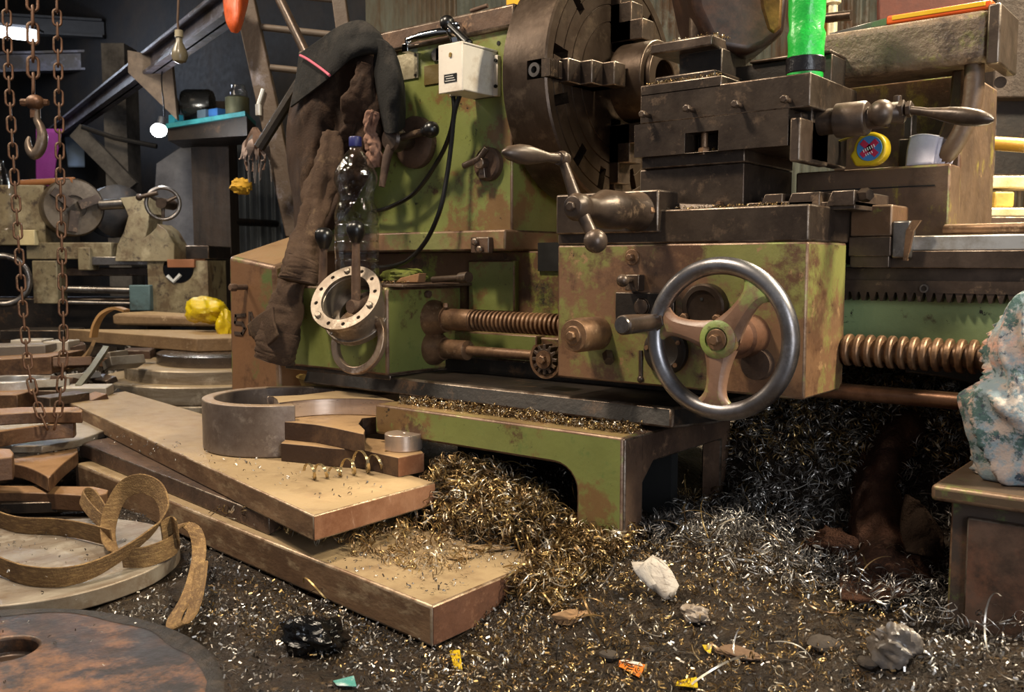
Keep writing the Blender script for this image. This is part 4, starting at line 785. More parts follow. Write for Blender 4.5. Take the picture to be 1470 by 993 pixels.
# dark casing behind the green bottle
dcx = D(1072, 10, 2.05)
cas = [D(x, y, 2.05) for x, y in ((980, -70), (998, 15), (1020, 60), (1036, 71), (1074, 77), (1098, 69), (1128, 46), (1142, -70))]
co = solo('steel_casing', MB().prism(cas, Fh*.22), mat('dark casing', '#2a1a14', [('#4a2f20', 4, .56, .08), ('#1a100c', 6, .55, .08)], rough=.4, metal=.3, bump=.05), 'dark brown steel casing with a golden side hanging over the tool post', 'casing', bevel=.018, bseg=4)
part('golden_side', MB().prism([D(x, y, 2.048) for x, y in ((1084, -60), (1090, 10), (1100, 45), (1112, 52), (1124, 40), (1130, -60))], Fh*.05), mat('golden brown metal', '#6d4f24', [('#8d6c34', 5, .55, .08), ('#3d2a18', 4, .55, .08)], rough=.35, metal=.6, bump=.05), co, bevel=.012, bseg=3)  # separate golden brown slab set on the right of the casing
# pipe lying on the way, tube rods
pa, pb = V(1357, 328, 2.03), V(1500, 336, 1.98); pa.z = pb.z = .768; pb.z = .767
solo('steel_tube', MB().ring(pa, pb-pa, .0105, .0075, (pb-pa).length, 24), M_screw(), 'thin brown steel tube lying along the bright bed way', 'tube')

# ---- floral cloth on the cabinet
flo = mat('floral cloth', '#a39184', [('#748288', 11, .47, .04), ('#b58d7d', 9, .55, .04), ('#3d5450', 19, .545, .025), ('#343c46', 40, .585, .02), ('#b8aca0', 14, .60, .03)], rough=.92, bump=.25, bscale=150)
n = 90; K = 72
prof = [(1500, 420, .02), (1490, 440, .045), (1480, 470, .062), (1478, 500, .072), (1482, 530, .068), (1484, 560, .086), (1482, 600, .097), (1482, 640, .100), (1484, 675, .092), (1488, 697, .06)]
P = smooth([V(x, y, 1.82) for x, y, r in prof], n); Rr = [cr([Vector((q[2], 0, 0)) for q in prof], i/(n-1)).x for i in range(n)]
mb = MB().tube(P, Rr, K, .9, up=_R)
for i, p in enumerate(mb.v):
    j = min(i//K, n-1); c = P[j]; d = (p-c).normalized(); a = 2*PI*(i % K)/K; t = j/n; tw = a+t*2.2
    rd = abs(noise.noise(Vector((math.cos(tw)*1.7, math.sin(tw)*1.7, t*1.8)))); r2 = abs(noise.noise(Vector((math.cos(a)*2, math.sin(a)*2, t*9+4))))
    sc_ = Rr[j]/.1; mb.v[i] = p+d*sc_*(.016*noise.noise(p*9)+.10*(max(0, .26-rd)**1.3*1.4-.08)+.010*noise.noise(Vector((math.cos(tw)*3.5, math.sin(tw)*3.5, t*5+9)))+.005*noise.noise(p*32))
for i, p in enumerate(mb.v): mb.v[i].z = max(p.z, .328)
solo('floral_cloth', mb, flo, 'bundled cream floral cloth on the dark cabinet', 'cloth', ang=180)
# ================================================================== SWARF
def sstep(a, b, x): t = np.clip((x-a)/(b-a), 0, 1); return t*t*(3-2*t)
_ph = rng.uniform(0, 6.28, (14, 2)); _kk = np.concatenate([rng.uniform(5, 16, (7, 2)), rng.uniform(18, 46, (7, 2))])*rng.choice([-1, 1], (14, 2))
def wob(u, v):
    s = 0
    for i in range(14): s = s + np.sin(u*_kk[i, 0]+v*_kk[i, 1]+_ph[i, 0])*(1 if i < 7 else .45)
    return s/4
def height(u, v):
    u = np.asarray(u, float); v = np.asarray(v, float)
    h = .008 + .010*(1+wob(u, v))
    h = h + .085*sstep(1.2, 1.60, v)*sstep(-1.75, -1.45, u)                      # bank in front of the pedestal
    h = h + .075*sstep(1.46, 1.60, v)*(1-sstep(-1.28, -1.12, u))*sstep(-1.62, -1.5, u)
    h = h + (.26*sstep(1.82, 2.2, v)+.06*sstep(2.1, 2.4, v))*sstep(-.99-.14*sstep(2.0, 2.15, v), -.86-.14*sstep(2.0, 2.15, v), u)   # heap under the bed
    h = h + .16*sstep(2.3, 2.9, v)*sstep(-.9, -.5, u)
    h = h + .02*sstep(1.1, 1.5, v)*wob(u*.7+3, v*.7)
    h = h + .05*(1-sstep(-2.2, -1.9, u))*sstep(1.7, 2.2, v)
    return h
US = np.linspace(-4.6, 1.0, 150); VS = np.linspace(-.2, 3.4, 110)
gu, gv = np.meshgrid(US, VS); gz = height(gu, gv)
me = bpy.data.meshes.new('swarf_bed'); nu, nv = len(US), len(VS)
idx = np.arange(nu*nv).reshape(nv, nu)
me.from_pydata(np.stack([gu, gv, gz], -1).reshape(-1, 3).tolist(), [], np.stack([idx[:-1, :-1], idx[:-1, 1:], idx[1:, 1:], idx[1:, :-1]], -1).reshape(-1, 4).tolist())
me.polygons.foreach_set('use_smooth', [True]*len(me.polygons))
me.materials.append(mat('oily swarf bed', '#33271b', [('#16110d', 30, .5, .1), ('#5f4c34', 60, .60, .05)], rough=.5, metal=.2, bump=.9, bscale=110, spec=.3))
o = bpy.data.objects.new('swarf_bed', me); C.objects.link(o); tag(o, 'packed oily bed of fine swarf and dirt on the floor', 'swarf', kind='stuff')

def chip_mat(name, cols, rough):
    m = bpy.data.materials.new(name); m.use_nodes = True; nt = m.node_tree; b = nt.nodes['Principled BSDF']
    g = nt.nodes.new('ShaderNodeNewGeometry'); r = nt.nodes.new('ShaderNodeValToRGB'); r.color_ramp.interpolation = 'LINEAR'
    while len(r.color_ramp.elements) < len(cols): r.color_ramp.elements.new(.5)
    for i, (c, e) in enumerate(zip(cols, r.color_ramp.elements)): e.position = i/(len(cols)-1); e.color = lin(c)
    nt.links.new(g.outputs['Random Per Island'], r.inputs[0]); nt.links.new(r.outputs[0], b.inputs['Base Color'])
    b.inputs['Metallic'].default_value = .65; b.inputs['Roughness'].default_value = rough; return m
GOLD = chip_mat('straw coloured chips', ['#2e2116', '#7d623c', '#463422', '#b3945e', '#8a7048', '#e6dcc8'], .34)
GREY = chip_mat('dark grey chips', ['#2a241e', '#77706a', '#463d34', '#b8b2aa', '#6a6158', '#e0ddd8'], .34)
def rand_rot(n):
    q = rng.normal(size=(n, 4)); q /= np.linalg.norm(q, axis=1)[:, None]; w_, x, y, z = q.T
    return np.stack([1-2*(y*y+z*z), 2*(x*y-z*w_), 2*(x*z+y*w_), 2*(x*y+z*w_), 1-2*(x*x+z*z), 2*(y*z-x*w_), 2*(x*z-y*w_), 2*(y*z+x*w_), 1-2*(x*x+y*y)], -1).reshape(n, 3, 3)
def np_mesh(name, v, f, m, label, cat='swarf'):
    me = bpy.data.meshes.new(name); me.vertices.add(len(v)); me.vertices.foreach_set('co', v.astype(np.float32).ravel())
    me.loops.add(f.size); me.loops.foreach_set('vertex_index', f.astype(np.int32).ravel()); me.polygons.add(len(f))
    me.polygons.foreach_set('loop_start', np.arange(0, f.size, f.shape[1], dtype=np.int32)); me.polygons.foreach_set('loop_total', np.full(len(f), f.shape[1], np.int32))
    me.update(calc_edges=True); me.materials.append(m); o = bpy.data.objects.new(name, me); C.objects.link(o); return tag(o, label, cat, kind='stuff')
def curls(cen, rr, turns, width, S=12):
    n = len(cen); t = np.linspace(0, 1, S)[None, :]; th = 2*PI*turns[:, None]*t
    rad = rr[:, None]*(1-.35*t*rng.uniform(0, 1, (n, 1))); pit = (rng.uniform(.2, 1.3, n)*rr)[:, None]*t*turns[:, None]
    a = np.stack([rad*np.cos(th), rad*np.sin(th), pit], -1); b = a.copy(); b[..., 2] += width[:, None]
    p = np.stack([a, b], 2).reshape(n, 2*S, 3); p -= p.mean(1, keepdims=True)
    p = np.einsum('nij,nkj->nki', rand_rot(n), p)+cen[:, None, :]
    k = np.arange(S-1); f = np.stack([2*k, 2*k+1, 2*k+3, 2*k+2], -1); f = (f[None]+(np.arange(n)*2*S)[:, None, None]).reshape(-1, 4)
    return p.reshape(-1, 3), f
def flakes(cen, size):
    n = len(cen); q = np.array([[-1, -.4, 0], [1, -.4, .3], [1, .4, .3], [-1, .4, 0]])[None]*size[:, None, None]
    p = np.einsum('nij,nkj->nki', rand_rot(n), q)+cen[:, None, :]; f = (np.arange(4)[None]+4*np.arange(n)[:, None]); return p.reshape(-1, 3), f
POLYS = [[(-1.121, 1.161), (-1.127, 1.605), (-2.85, 1.66), (-2.78, 1.34)], [(-1.464, 1.179), (-1.474, 1.541), (-3.5, 1.90), (-3.42, 1.62)]]
def inside(u, v, P):
    r = np.zeros(len(u), bool); n = len(P)
    for i in range(n):
        (x0, y0), (x1, y1) = P[i], P[(i+1) % n]; c = ((y0 > v) != (y1 > v)) & (u < (x1-x0)*(v-y0)/(y1-y0+1e-12)+x0); r ^= c
    return r
def sample(n, u0, u1, v0, v1, dens=None, lift=.006, blk=True):
    u = rng.uniform(u0, u1, n); v = rng.uniform(v0, v1, n); k = np.ones(n, bool)
    if dens is not None: k &= rng.uniform(0, 1, n) < dens(u, v)
    if blk:
        k &= ~(inside(u, v, POLYS[0]) & (height(u, v) < .098)); k &= ~(inside(u, v, POLYS[1]) & (height(u, v) < .2))
        k &= (u-DCU)**2+(v-DCV)**2 > (DR+.015)**2; k &= (u+2.10)**2+(v-.90)**2 > .33**2
        k &= ~((u > -.42) & (v > 1.68) & (v < 2.27))
    u, v = u[k], v[k]; return np.stack([u, v, height(u, v)+rng.uniform(-.004, 1, len(u))*lift], -1)
# heap under the bed and the bank by the pedestal: long curls; everywhere: short curls and flakes
def U(a, b, n): return rng.uniform(a, b, n)
def put(name, cen, rr, tt, ww, m, label, S=12):
    n = len(cen); v, f = curls(cen, U(*rr, n), U(*tt, n), U(*ww, n), S); return np_mesh(name, v, f, m, label)
heap = lambda u, v: sstep(1.55, 1.8, v)*.8+.2
put('swarf_curls', sample(14000, -1.06, .55, 1.60, 2.5, heap, .05), (.005, .019), (.5, 1.6), (.001, .0023), GREY, 'grey curled steel swarf heaped under the lathe bed')
put('swarf_curls', sample(8000, -1.12, .55, 2.02, 2.6, None, .055), (.005, .019), (.5, 1.6), (.0012, .0028), GOLD, 'swarf at the top of the heap under the bed, coloured gold for bounced light')  # gold chip colour stands in for light bounced onto the heap top
put('swarf_curls', sample(6000, -.95, .7, 2.3, 3.3, None, .04), (.006, .018), (.5, 1.6), (.002, .004), GOLD, 'golden swarf in the light beyond the lathe bed')
put('swarf_curls', sample(5200, -1.62, -1.0, 1.36, 1.68, None, .045, True), (.006, .021), (.5, 1.8), (.0013, .0034), GOLD, 'golden curled swarf banked against the pedestal foot')
put('swarf_curls', sample(2600, -1.08, -.45, 1.05, 1.8, None, .016), (.003, .009), (.4, 1.4), (.001, .0024), GOLD, 'straw coloured swarf on the floor in front of the pedestal')
put('swarf_curls', sample(4200, -2.2, -.3, .55, 1.65, lambda u, v: np.clip(.6+.6*wob(u*.55+1, v*.55), .2, 1), .012), (.003, .009), (.3, 1.2), (.001, .0024), GREY, 'short grey curls strewn over the open floor', 8)
cen = sample(90, -1.5, -.5, 1.15, 2.3, None, .07); put('swarf_curls', cen, (.03, .06), (.25, .7), (.002, .0035), GOLD, 'long loose loops of swarf springing out of the heaps', 26)
cen = sample(60, -1.0, .3, 1.2, 2.1, None, .05); put('swarf_curls', cen, (.03, .055), (.25, .8), (.002, .003), GREY, 'long dark loops of swarf springing out of the heap', 26)
patchy = lambda u, v: np.clip(.62+.6*wob(u*.55+1, v*.55), .28, 1)
cen = np.concatenate([sample(60000, -2.4, -.2, .5, 1.9, patchy, .010), sample(9000, -1.04, .5, 1.7, 2.4, None, .03)])
v, f = flakes(cen, U(.0014, .0042, len(cen))); np_mesh('swarf_flakes', v, f, GREY, 'fine bright steel flakes sprinkled all over the floor')
cen = np.concatenate([sample(14000, -1.7, -.4, 1.0, 1.75, lambda u, v: np.clip(.55+.75*wob(u*.55+2, v*.55+1), .06, 1), .012)]); v, f = flakes(cen, U(.0014, .004, len(cen))); np_mesh('swarf_flakes', v, f, GOLD, 'fine straw coloured flakes sprinkled by the pedestal')
# swarf caught between the two long plates
n = 640; u = U(-1.95, -1.22, n); v_ = 1.40+U(-.14, .2, n); k = v_ < 1.60; u, v_ = u[k], v_[k]
cen = np.stack([u, v_, .104+U(0, 1, len(u))*np.where(u < -1.45, .035, .05*np.clip((-1.2-u)/.25, 0, 1)*np.clip((v_-1.2)/.2, 0, 1))], -1)
put('swarf_curls', cen, (.006, .02), (.5, 1.8), (.0014, .003), GOLD, 'swarf caught between the two long steel plates')
# sprinkles on the pedestal ledge and the slides
def sprinkle(n, u0, u1, v0, v1, z, s, label, m=GOLD, h=.006):
    cen = np.stack([U(u0, u1, n), U(v0, v1, n), z+U(.0005, h, n)], -1); k = n//2
    a, fa = curls(cen[:k], U(s*.8, s*2, k), U(.4, 1.2, k), U(s*.5, s, k), 7); b, fb = flakes(cen[k:], U(s*.6, s*1.3, n-k)); np_mesh('swarf_sprinkle', np.concatenate([a, b]), np.concatenate([fa, fb+len(a)]), m, label)
n = 1600; cen = np.stack([U(-1.72, -1.03, n), 1.66+np.abs(rng.normal(0, .035, n)), .340+U(0, .02, n)], -1); put('swarf_curls', cen, (.003, .008), (.4, 1.2), (.0012, .0028), GOLD, 'bright chips lying along the pedestal ledge', 8)
sprinkle(260, -1.09, -.92, 1.805, 1.84, 1.087, .0022, 'chips on the front edge of the top slide')
sprinkle(200, -1.10, -.88, 1.825, 1.85, .9345, .0022, 'chips on the step of the compound base')
sprinkle(240, -1.12, -.74, 1.74, 1.79, .8125, .002, 'chips along the saddle front edge')
sprinkle(160, -1.06, -.95, 1.87, 1.95, 1.188, .0025, 'chips on the tool post plate')
sprinkle(140, -2.2, -1.86, 1.77, 1.85, .646, .003, 'chips on the gearbox lid')
sprinkle(120, -2.6, -1.5, 1.28, 1.45, .2005, .0026, 'chips scattered on the upper long plate', GREY)
sprinkle(220, -1.45, -1.14, 1.2, 1.5, .1005, .0028, 'chips scattered on the lower long plate', GREY)
sprinkle(90, -2.3, -1.9, .75, 1.1, .0585, .0022, 'chips scattered on the pale disc', GREY)
sprinkle(60, -1.9, -1.3, .45, .8, .1005, .0022, 'chips scattered on the burnt disc', GREY)

# ================================================================== LITTER ON THE FLOOR
def zh(x, y):                                        # the swarf surface under a pixel
    d = ray(x, y); t = .6
    for _ in range(4000):
        p = EYEP+d*t
        if p.z <= float(height(p.x, p.y)): break
        t += .002
    return p
def sack(rows, lift, nu, nv, wobble, seed, m, label):
    ctrl = []
    for r in rows:
        ctrl.append([zh(x, y)-(ray(x, y).normalized())*lift*dl+W_*.01 for x, y, dl in r])
    return solo('draped_sack', MB().grid(patch(ctrl, nu, nv, wobble, 13, seed)), m, label, 'sack', solid=.008, ang=180)
sk = mat('oily brown sacking', '#4a3226', [('#2a1b15', 5, .52, .06), ('#614636', 14, .6, .04)], rough=.95, bump=1.0, bscale=150, spec=.08)
sack([[(1284, 600, .4), (1312, 597, 1), (1340, 602, .4)], [(1248, 640, .3), (1280, 638, 1.3), (1320, 640, .4)], [(1226, 690, .3), (1258, 690, 1.4), (1294, 690, .4)], [(1222, 740, .3), (1256, 738, 1.4), (1296, 726, .4)], [(1212, 790, .3), (1255, 785, 1.4), (1325, 765, .4)], [(1205, 830, .3), (1262, 830, 1.3), (1345, 805, .4)], [(1208, 868, .2), (1268, 870, .5), (1342, 852, .2)]], .06, 60, 100, .045, 4, sk, 'oily brown sack draped down the swarf heap below the rod')
sack([[(1302, 716, 1), (1320, 728, 1.3), (1330, 742, 1)], [(1294, 760, 1), (1325, 765, 1.5), (1352, 775, 1)], [(1302, 800, 1), (1330, 806, 1.4), (1354, 810, 1)]], .09, 30, 36, .05, 14, mat('grey brown sacking', '#33271f', [('#211812', 7, .52, .06), ('#463629', 20, .6, .04)], rough=.95, bump=1.0, bscale=150, spec=.08), 'grey brown scrap of sacking beside the big oily sack')
def litter(name, x, y, sx, sy, sz, seed, m, label, cat, amp=.35, rz=0, fr=1.1):
    p = zh(x, y); mb = (crumple(MB(), (0, 0, 0), sx, sy, sz, seed, 14, 9, amp, fr) if fr < 1 else creased(MB(), (0, 0, 0), sx, sy, sz, seed, 36, 24, amp, fr)); M = Matrix.Rotation(rz, 3, 'Z'); lo = min(q.z for q in mb.v)
    mb.v = [M @ q+p+W_*(-lo*.75) for q in mb.v]; return solo(name, mb, m, label, cat, ang=(22 if fr < 1 else 50))
wpap = mat('crumpled white paper', '#ada398', [('#75695e', 34, .57, .03, (1, 7, 1)), ('#94897c', 6, .55, .1)], rough=.8, bump=.3)
pc0 = zh(940, 856)+W_*.034; ay = (W_*.8+Fh*.6).normalized(); rows = []
OUT = [[(-35, 27), (-18, 33), (0, 36), (14, 30)], [(-33, 18), (-12, 20), (8, 18), (26, 14)], [(-24, 2), (-6, 4), (14, 2), (33, -4)], [(-12, -12), (2, -10), (18, -14), (30, -22)], [(0, -24), (10, -26), (18, -30), (24, -34)]]
for j, r in enumerate(OUT): rows.append([pc0+_R*(x*.0012)+ay*(y*.0012)-Fh*(.012*((i+j) % 2)+.014*math.sin(i*1.9+j*1.3)) for i, (x, y) in enumerate(r)])
solo('crumpled_paper', MB().grid(rows), wpap, 'crumpled white printed paper on the swarf in front of the pedestal', 'paper', ang=12, solid=.0015)
dpl = mat('dull film', '#8a7b6c', [('#5f5348', 8, .55, .1)], rough=.4, bump=.2)
litter('plastic_scrap', 998, 890, .026, .018, .014, 8, dpl, 'small dull plastic scrap just right of the crumpled paper', 'litter', .5)
litter('plastic_bag', 1282, 950, .036, .026, .032, 11, mat('grey film', '#574f48', [('#776e66', 8, .55, .1)], rough=.35, bump=.2), 'crumpled grey plastic bag by the dark cabinet', 'bag', .6)
litter('plastic_bag', 455, 930, .062, .05, .032, 13, mat('black film', '#0b0a0a', rough=.18, bump=.5, bscale=40), 'glossy black plastic bag in front of the long plates', 'bag', .5)
litter('paper_scrap', 1062, 944, .035, .015, .008, 15, mat('brown paper', '#6d543e', [('#4d3a2b', 9, .55, .1)], rough=.9), 'torn brown paper scrap on the floor, right of the orange wrapper', 'paper', .5)
litter('paper_scrap', 822, 893, .034, .012, .012, 19, mat('tan paper', '#8d6c4a', [('#6d5238', 9, .55, .1)], rough=.9), 'torn tan paper scrap by the end of the lowest long plate', 'paper', .6, 1.0)
litter('paper_scrap', 690, 740, .016, .014, .016, 29, mat('tan paper', '#8d6c4a'), 'small tan scrap in the swarf bank behind the plates', 'paper', .5)
stm = mat('dusty stone', '#3d342c', [('#2a231d', 8, .55, .1)], rough=.9, bump=.4)
for i, (x, y, s, lb) in enumerate([(875, 945, .018, 'grey stone left of the orange wrapper'), (1180, 930, .028, 'flat dusty stone between the sack and the brown paper'), (1245, 955, .02, 'dusty stone touching the grey plastic bag'), (930, 935, .012, 'pebble just above the orange wrapper')]):
    litter('stone', x, y, s, s*.8, s*.45, 31+i, stm, lb, 'stone', .3, i, .9)
litter('oily_rag', 1196, 800, .06, .05, .035, 61, sk, 'oily brown rag lump in the swarf left of the draped sack', 'rag', .4)
def scrap_card(name, px, m, label, cat, lift=.006, marks=None):
    P = [zh(x, y)+W_*(lift+.004*(i % 2)) for i, (x, y) in enumerate(px)]; o = solo(name, MB().hexa([p-W_*.001 for p in P], P), m, label, cat); return o, P
o, P = scrap_card('wrapper', [(889, 952), (927, 962), (918, 977), (888, 964)], mat('orange wrapper foil', '#d8742a', [('#e0a050', 20, .58, .05)], rough=.35), 'small orange wrapper lying on the floor', 'wrapper')
part('white_band', MB().hexa([P[0].lerp(P[1], .15)+W_*.001, P[0].lerp(P[1], .8)+W_*.001, P[3].lerp(P[2], .8).lerp(P[1], .75)+W_*.001, P[3].lerp(P[2], .1).lerp(P[0], .75)+W_*.001], [P[0].lerp(P[1], .15)+W_*.002, P[0].lerp(P[1], .8)+W_*.002, P[3].lerp(P[2], .8).lerp(P[1], .75)+W_*.002, P[3].lerp(P[2], .1).lerp(P[0], .75)+W_*.002]), mat('wrapper white', '#cfc8bc', rough=.5), o)
yw = mat('yellow wrapper foil', '#c9a71e', [('#8d6f18', 20, .6, .05)], rough=.35)
scrap_card('wrapper', [(1008, 930), (1022, 934), (1020, 943), (1012, 941)], yw, 'tiny yellow scrap right above the brown paper', 'wrapper')
scrap_card('wrapper', [(645, 938), (660, 940), (664, 966), (652, 966)], yw, 'narrow yellow scrap below the lowest long plate', 'wrapper')
scrap_card('wrapper', [(972, 982), (1000, 980), (1002, 992), (970, 992)], yw, 'yellow and red wrapper at the bottom edge', 'wrapper')
scrap_card('wrapper', [(478, 982), (508, 978), (512, 990), (484, 992)], mat('teal foil', '#4f8f86', [('#c9d0cc', 20, .55, .06)], rough=.3), 'teal and white wrapper at the bottom edge', 'wrapper')
flat = mat('dry leaf brown', '#a58a66', [('#7d6546', 9, .55, .1)], rough=.8)
for i, (px, lb) in enumerate([([(664, 785), (690, 783), (740, 780), (735, 788), (700, 791)], 'pale curled peel lying on the lowest plate end'), ([(640, 800), (670, 793), (680, 800), (652, 803)], 'small tan flake on the lowest plate end')]):
    P = [Z(x, y, .1035) for x, y in px]; solo('paint_flake', MB().hexa(P, [p+W_*.002 for p in P]), flat, lb, 'litter')

# ================================================================== CHAINS
chm = mat('rusty chain', '#6d4d38', [('#4a3324', 30, .52, .1), ('#8d7258', 60, .62, .06)], rough=.5, metal=.45, bump=.2)
def stadium(mb, a, r, t):                            # one link lying along z in the xz plane, total length 2a+2r
    P = [(r*math.cos(k*PI/8), a+r*math.sin(k*PI/8)) for k in range(9)]+[(-r*math.cos(k*PI/8), -a-r*math.sin(k*PI/8)) for k in range(9)]; n = len(P); vs = []; fs = []
    for i in range(n):
        x, z = P[i]; x0, z0 = P[i-1]; x1, z1 = P[(i+1) % n]; d = Vector((x1-x0, 0, z1-z0)).normalized(); nn = Vector((d.z, 0, -d.x))
        for k in range(7): q = 2*PI*k/7; vs.append(Vector((x, 0, z))+nn*t*math.cos(q)+V_*t*math.sin(q))
    for i in range(n):
        for k in range(7): fs.append((i*7+k, ((i+1) % n)*7+k, ((i+1) % n)*7+(k+1) % 7, i*7+(k+1) % 7))
    return mb.add(vs, fs)
lk = bpy.data.meshes.new('link'); _mb = stadium(MB(), .0135, .0105, .0034); lk.from_pydata([tuple(p) for p in _mb.v], [], _mb.f); lk.polygons.foreach_set('use_smooth', [True]*len(lk.polygons)); lk.materials.append(chm)
def chain(root, path, pitch, sc=1):
    P = smooth(path, 600); acc = 0; last = P[0]; i = 0; k = 0; pts = [P[0]]
    for p in P[1:]:
        acc += (p-last).length; last = p
        if acc >= pitch: pts.append(p); acc = 0
    for a, b in zip(pts[:-1], pts[1:]):
        o = bpy.data.objects.new('link', lk); C.objects.link(o); o.parent = root; d = (b-a).normalized(); x = (_R if k % 2 == 0 else Fh); x = (Matrix.Rotation(.5, 3, 'Z') @ x); x = (x-d*x.dot(d)).normalized(); y = d.cross(x)
        M = Matrix((x, y, d)).transposed().to_4x4(); M.translation = (a+b)/2-wloc(root); o.matrix_local = M @ Matrix.Scale(sc, 4); k += 1
dC = 2.75
cr_ = thing('hoist_chain', 'rusty hoist chain hanging in a long loop above the scrap plates', 'chain', tuple(D(80, 625, dC)))
chain(cr_, [D(x, y, dC) for x, y in ((8, -60), (12, 100), (20, 240), (30, 400), (40, 520), (52, 575), (66, 612), (76, 621))], .0365, 1.0)
chain(cr_, [D(x, y, dC) for x, y in ((80, -60), (84, 120), (87, 280), (90, 420), (91, 500), (87, 560), (82, 600), (76, 621))], .0365, 1.0)
hk = thing('hook_chain', 'rusty chain with a swivel block and a lifting hook', 'chain', tuple(D(50, 230, 3.1)))
chain(hk, [D(46, -60, 3.1), D(47, 40, 3.1), D(48, 138, 3.1)], .055, 1.5)
c = D(50, 147, 3.1); part('swivel_block', MB().sphere(c, .034, 16, 10, (1.1, .8, .75)).cyl(c-W_*.05, c, .016).hexbolt(c-_R*.045, _R, .012, .09), chm, hk)
hp_ = [D(x, y, 3.1) for x, y in ((52, 158), (53, 172), (58, 182), (61, 196), (58, 212), (50, 222), (43, 216), (40, 205), (42, 196))]
part('hook', MB().tube(smooth(hp_, 40), [cr([Vector((r, 0, 0)) for r in (.012, .012, .014, .017, .018, .017, .014, .010, .004)], i/39).x for i in range(40)], 12), mat('worn hook steel', '#6a5c50', [('#8d8278', 9, .58, .08)], rough=.4, metal=.6, bump=.1), hk)
# ================================================================== MIDDLE GROUND: SCRAP HEAP
tan_iron = mat('dusty tan iron', '#8a6f50', [('#6b533a', 5, .52, .1), ('#a58c6c', 20, .62, .05)], rough=.6, metal=.2, bump=.35, bscale=40, dust=('#b0956e', .8))
zs = .356
sp = [Z(93, 472, zs), Z(282, 486, zs), Z(352, 484.5, zs), Z(340, 474, zs)]
solo('steel_slab', MB().hexa([p-W_*.062 for p in sp], sp), tan_iron, 'long tan steel slab laid across the pile of rings', 'slab', bevel=.005)
b0 = [Z(160, 468, zs+.001), Z(318, 470, zs+.001)]; dv = Vector((.12, .16, 0))
solo('steel_billet', MB().hexa([b0[0], b0[1], b0[1]+dv, b0[0]+dv], [b0[0]+W_*.075, b0[1]+W_*.055, b0[1]+dv+W_*.055, b0[0]+dv+W_*.085]), tan_iron, 'short tan billet with rounded edges on top of the slab', 'billet', bevel=.018, bseg=3)
rg = mat('grey turned ring edge', '#9c9080', [('#7b6c58', 4, .5, .1, (1, 1, 8)), ('#b8ac9a', 12, .6, .06)], rough=.4, metal=.4, bump=.1, dust=('#b09a78', .8))
cc = D(318, 560, 4.45); cc.z = 0
g_ = 'turned rings under the slab'
solo('ring_blank', MB().rev(cc, W_, [(.52, 0), (.52, .02), (.515, .055), (.52, .06), (.52, .10), (.515, .105), (.52, .11), (.52, .18), (.515, .186)], 80), rg, 'widest grey grooved ring blank at the bottom of the ring pile', 'ring', bevel=.002)
solo('ring_blank', MB().rev(cc+W_*.187+_R*.03, W_, [(.45, 0), (.45, .052), (.445, .057)], 80), rg, 'pale ring blank, second from the bottom of the ring pile', 'ring')
solo('ring_blank', MB().rev(cc+W_*.245+_R*.06, W_, [(.34, 0), (.34, .045), (.335, .048)], 80), mat('bright ring edge', '#6d6258', rough=.25, metal=.8, bump=.05), 'dark shiny ring blank between the pale one and the slab', 'ring')
# bent hoop
hp2 = [D(x, y, 4.3) for x, y in ((182, 446), (165, 442), (148, 450), (138, 466), (134, 484))]
solo('bent_strip', MB().ribbon(smooth(hp2, 24), Fh*.02+_R*.006, .012), mat('tan bent strip', '#a0794a', rough=.6, metal=.2), 'tan metal strip bent in an arch behind the slab', 'strip')
solo('bent_strip', MB().ribbon(smooth([D(x, y, 4.05) for x, y in ((134, 492), (128, 505), (116, 518), (98, 528))], 16), W_*.012+Fh*.012, .014), mat('brown bent strip', '#7a5f3e', rough=.6, metal=.2), 'curved brown strip leaning below the slab end', 'strip')
solo('angle_bar', MB().tube([D(152, 500, 4.0), D(132, 530, 3.75), D(112, 556, 3.6)], .016, 4), mat('grey green bar', '#7d7a68', rough=.5, metal=.4), 'grey green square bar lying aslant in the scrap heap', 'bar')
# yellow bag
yb = D(296, 446, 4.75); mb = creased(MB(), (yb.x, yb.y, yb.z), .12, .09, .075, 41, 48, 32, .25, 1.1, .6)
solo('yellow_bag', mb, mat('yellow plastic', '#d8bd12', [('#a58a10', 7, .55, .08), ('#efe06a', 10, .62, .05)], rough=.35, bump=.3), 'crumpled bright yellow plastic bag behind the billet', 'bag', ang=60)
mb = creased(MB(), D(322, 468, 4.65), .04, .04, .075, 43, 36, 24, .3, 1.2); solo('yellow_bag', mb, mat('yellow plastic', '#d8bd12'), 'small yellow bag end hanging beside the brown end cover', 'bag', ang=60)
# left stack of bars
def bar(x0, y0, x1, y1, dd, dep, m, label, name='scrap_bar', cat='bar', tilt=0, bev=.004):
    mb = facing(MB(), x0, y0, x1, y1, dd, dep)
    if tilt: 
        for i, p in enumerate(mb.v): mb.v[i] = p+W_*tilt*((p-mb.v[0]).dot(_R))
    return solo(name, mb, m, label, cat, bevel=bev)
bar(-60, 519, 75, 545, 3.9, .3, tanp, 'broad brown bar in the stack left of the scrap heap', tilt=.06)
bar(-60, 500, 66, 520, 4.1, .25, mat('grey bar', '#6d655c', rough=.5, metal=.4, dust=('#8f7f6a', .6)), 'grey bar, topmost in the stack left of the scrap heap', tilt=.04)
bar(-60, 566, 26, 590, 3.55, .2, tanp, 'tan block at the left edge below the bright ring')
bar(24, 560, 82, 585, 3.7, .2, M_rust(), 'brown block just right of the tan block at the left edge')
c = D(25, 562, 3.8); solo('bright_ring', MB().ring(c-W_*.0, W_, .145, .10, .055, 48), M_bright(), 'bright polished ring between the bars of the left stack', 'ring', bevel=.002)
